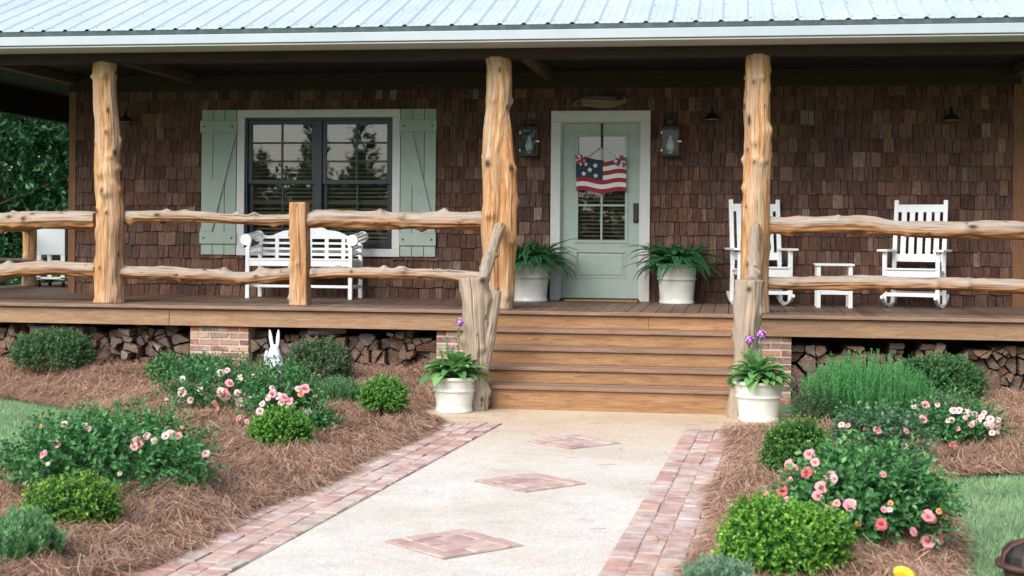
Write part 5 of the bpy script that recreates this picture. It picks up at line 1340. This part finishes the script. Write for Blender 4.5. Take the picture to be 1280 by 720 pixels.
# ---------------------------------------------------------------- trees
def tree(name,loc,h,r,crown0,label,cat,group,seed,n,ll,old,new,mat='leaf'):
    t=thing(name,loc,label,cat,group);rng=np.random.default_rng(seed);pr_=random.Random(seed);m=MB()
    m.tube([(0,0,-.2),(.05,.03,h*.3),(-.04,.05,h*.6),(0,0,h*.9)],[h*.022,h*.017,h*.011,h*.003],9)
    cl=[]
    for k in range(26):
        a=pr_.uniform(0,2*PI);z=crown0+(h*.93-crown0)*pr_.random();f=math.sin(PI*min(1,.25+.72*(z-crown0)/(h-crown0)))**.7;rr=r*f*pr_.uniform(.45,.95)
        e=Vector((math.cos(a)*rr,math.sin(a)*rr,z));s=Vector((0,0,max(.2,z-rr*.5)));m.tube([s,s.lerp(e,.5)+Vector((0,0,.1)),e],[h*.007,h*.005,h*.002],5);cl.append(e)
    m.build('trunk','stem_brown',t,fix=False)
    V=[];Fc=[];C=[];k0=0
    for e in cl:
        q=pr_.uniform(.7,1.25)*r*.40;v,f,c,_=sprigs(rng,n//26,q,q,q*1.5,ll*3,8,ll,ll*.6,old,new,2,lump=.25,inner=.2,up=.1,jit=.7)
        v=v+np.array([e.x,e.y,e.z-q*.7]);V.append(v);Fc.append(f+k0);C.append(c*rng.uniform(.75,1.25));k0+=len(v)
    np_mesh('crown',np.concatenate(V),np.concatenate(Fc),mat,np.clip(np.concatenate(C),0,1),t)
tl=[(-11.2,10.5,6.5,2.3,.5),(-13.6,9.2,7.5,2.6,.4),(-15.4,13.5,9,3.2,.5),(-12.6,14.8,8.5,2.9,.4),(-17.5,11.,8,2.8,.4),(-10.2,14.2,6,2.3,.3),(-19.5,16,10,3.3,.4),(-14.8,18.,10,3.4,.4),(-12.8,20,12,4,.4),(-17,22,13,4.5,.4),(-22,20,13,4.5,.4),(-9.9,8.2,2.2,1.1,.1),(-12.2,7.6,2.0,1.1,.1)]
for i,(x,y,h,r,c0) in enumerate(tl):
    tree('broadleaf_tree' if h>3 else 'understory_bush',(x,y,-.03),h,r,c0,'dense green leafy tree in the thicket beyond the porch end' if h>3 else 'low green bush under the thicket beyond the porch end','tree' if h>3 else 'bush','leafy trees beyond the porch end' if h>3 else 'low bushes beyond the porch end',100+i,3400 if h>3 else 1600,.13 if h>3 else .08,(.03,.115,.042),(.085,.25,.085))
def pine(loc,h,seed):
    t=thing('young_pine',loc,'young pine mirrored in the window and door glass','tree','young pines mirrored in the glass');rng=np.random.default_rng(seed);pr_=random.Random(seed)
    m=MB();m.tube([(0,0,-.1),(0,0,h*.5),(0,0,h*.98)],[h*.018,h*.012,h*.003],7);P=[];A=[]
    nb=int(h*9)
    for k in range(nb):
        z=h*(.10+.88*k/nb);a=k*2.4+pr_.random();L=(h*.24)*(1-z/h)**.8+.18;up=.45+.6*z/h
        d=np.array([math.cos(a),math.sin(a),up]);d/=np.linalg.norm(d);s=np.array([0,0,z]);m.tube([tuple(s),tuple(s+d*L)],[.012,.004],4)
        n=int(40+90*L);u=rng.uniform(.25,1.05,n)[:,None];P.append(s+d*L*u);A.append(d*.9+rng.normal(0,.55,(n,3)))
    z=np.linspace(.9,1.03,60)[:,None]*np.array([0,0,h]);P.append(z);A.append(np.array([0,0,1.])+rng.normal(0,.5,(60,3)))
    m.build('trunk','stem_brown',t,fix=False);P=np.concatenate(P);A=np.concatenate(A);n=len(P)
    V,Fc=leaf_geo(P,A,rng.normal(0,1,(n,3)),rng.uniform(.16,.30,n),np.full(n,.022),.1)
    np_mesh('crown',V,Fc,'leaf_matte',np.repeat(lerp((.07,.14,.05),(.20,.30,.11),rng.random((n,1))),4,0),t)
rr=random.Random(4)
for i in range(15):
    x=-20.5+i*1.05+rr.uniform(-.3,.3);pine((x,-40+rr.uniform(-2.5,2.5),-.03),rr.uniform(4.4,6.4) if x<-10 else rr.uniform(3.4,4.7),200+i)
tree('broadleaf_tree',(-9,-50,-.03),7.,3.5,.3,'broad leafy tree mirrored in the glass behind the pines','tree','leafy trees mirrored in the glass',301,900,.2,(.03,.07,.03),(.06,.11,.05))
for i,(x,h) in enumerate(((-26,5.),(-20,4.6),(-15,4.),(-4,3.7),(2,4.2),(7,4.5),(13,5.))):
    tree('broadleaf_tree',(x,-48+i%3,-.03),h,3.4,.2,'broad leafy tree mirrored in the glass behind the pines','tree','leafy trees mirrored in the glass',310+i,900,.2,(.03,.07,.03),(.06,.11,.05))
hm=MB();hx=[-90+i*6 for i in range(31)];vs=[];
for x in hx:
    h=3.1+.7*math.sin(x*.13)+.5*math.sin(x*.41)
    vs+=[(x,-50,-.1),(x,-56,h*.7),(x,-66,h),(x,-95,h*.9)]
hm.add(vs,[(i*4+j,i*4+j+1,i*4+j+5,i*4+j+4) for i in range(30) for j in range(3)],0,True);tag(hm.build('added_berm','turf'),kind='structure')  # unseen berm added behind the camera, blocks bright low sky in glass reflections
rg=np.random.default_rng(77);n=40000
P=np.stack([np.where(rg.random(n)<.65,rg.uniform(-60,-11,n),rg.uniform(9,46,n)),rg.uniform(27,31,n),rg.uniform(-.1,1,n)**.8 if False else rg.random(n)*12],1)
k=P[:,2]<9+2*np.sin(P[:,0]*.9)+1.5*np.sin(P[:,0]*.37);P=P[k];n=len(P)
V,Fc=leaf_geo(P,rg.normal(0,1,(n,3)),rg.normal(0,1,(n,3))+np.array([0,-1.,.5]),rg.uniform(.4,.8,n),rg.uniform(.3,.5,n))
tag(np_mesh('woods',V,Fc,'leaf_matte',np.repeat(lerp((.03,.10,.04),(.08,.22,.08),rg.random((n,1))),4,0)),'far dense green woods closing the view beyond the porch end','woods',kind='stuff')
# ---------------------------------------------------------------- light, sky, camera
w=bpy.data.worlds.new('World');S.world=w;w.use_nodes=True;nt=w.node_tree;nt.nodes.clear()
sky=nt.nodes.new('ShaderNodeTexSky');sky.sky_type='NISHITA';sky.sun_disc=False
SUN_EL,SUN_AZ=math.radians(39),math.radians(205)      # azimuth measured clockwise from +Y
sky.sun_elevation=SUN_EL;sky.sun_rotation=SUN_AZ;sky.dust_density=.5;sky.air_density=1.1;sky.ozone_density=1.
bg=nt.nodes.new('ShaderNodeBackground');bg.inputs[1].default_value=.105;ow=nt.nodes.new('ShaderNodeOutputWorld')
bw=nt.nodes.new('ShaderNodeRGBToBW');hs=nt.nodes.new('ShaderNodeMix');hs.data_type='RGBA';hs.inputs[0].default_value=.38;nt.links.new(sky.outputs[0],bw.inputs[0]);nt.links.new(sky.outputs[0],hs.inputs[6]);nt.links.new(bw.outputs[0],hs.inputs[7]);tc=nt.nodes.new('ShaderNodeTexCoord');sz=nt.nodes.new('ShaderNodeSeparateXYZ');nt.links.new(tc.outputs['Generated'],sz.inputs[0]);m1=nt.nodes.new('ShaderNodeMath');m1.operation='MULTIPLY_ADD';m1.use_clamp=True;nt.links.new(sz.outputs[2],m1.inputs[0]);m1.inputs[1].default_value=.72;m1.inputs[2].default_value=.30
gm=nt.nodes.new('ShaderNodeMix');gm.data_type='RGBA';gm.blend_type='MULTIPLY';gm.inputs[0].default_value=1;nt.links.new(hs.outputs[2],gm.inputs[6]);nt.links.new(m1.outputs[0],gm.inputs[7]);nt.links.new(gm.outputs[2],bg.inputs[0])   # thin overcast: a paler sky
nt.links.new(bg.outputs[0],ow.inputs[0])
sl=bpy.data.lights.new('sun','SUN');sl.energy=1.5;sl.angle=math.radians(50);sl.color=(1,.945,.875)
so=bpy.data.objects.new('sun',sl);COL.objects.link(so)
sd=Vector((math.sin(SUN_AZ)*math.cos(SUN_EL),math.cos(SUN_AZ)*math.cos(SUN_EL),math.sin(SUN_EL)))
so.rotation_euler=sd.to_track_quat('Z','Y').to_euler();so.location=sd*40
cd=bpy.data.cameras.new('camera');co=bpy.data.objects.new('camera',cd);COL.objects.link(co);S.camera=co
cd.sensor_width=36;cd.lens=F*36/1280;cd.shift_y=-(360-HY)/1280;cd.clip_end=1000;cd.clip_start=.1
r0=Vector((RT[0],RT[1],0));f0=Vector((FW[0],FW[1],0));u0=Vector((0,0,1));cr,sr=math.cos(ROLL),math.sin(ROLL)
r1=r0*cr+u0*sr;u1=u0*cr-r0*sr
co.matrix_world=Matrix(((r1.x,u1.x,-f0.x,CAM[0]),(r1.y,u1.y,-f0.y,CAM[1]),(r1.z,u1.z,-f0.z,CAM[2]),(0,0,0,1)))
cd.dof.use_dof=True;cd.dof.focus_distance=13.2;cd.dof.aperture_fstop=4.0
S.view_settings.view_transform='Standard';S.view_settings.look='None';S.view_settings.exposure=1.95;S.view_settings.gamma=1
S.render.engine='CYCLES';S.cycles.use_denoising=True
try: S.cycles.denoiser='OPENIMAGEDENOISE'
except Exception: pass
S.cycles.max_bounces=8;S.cycles.transparent_max_bounces=12;S.cycles.caustics_reflective=False;S.cycles.caustics_refractive=False
S.cycles.sample_clamp_indirect=6
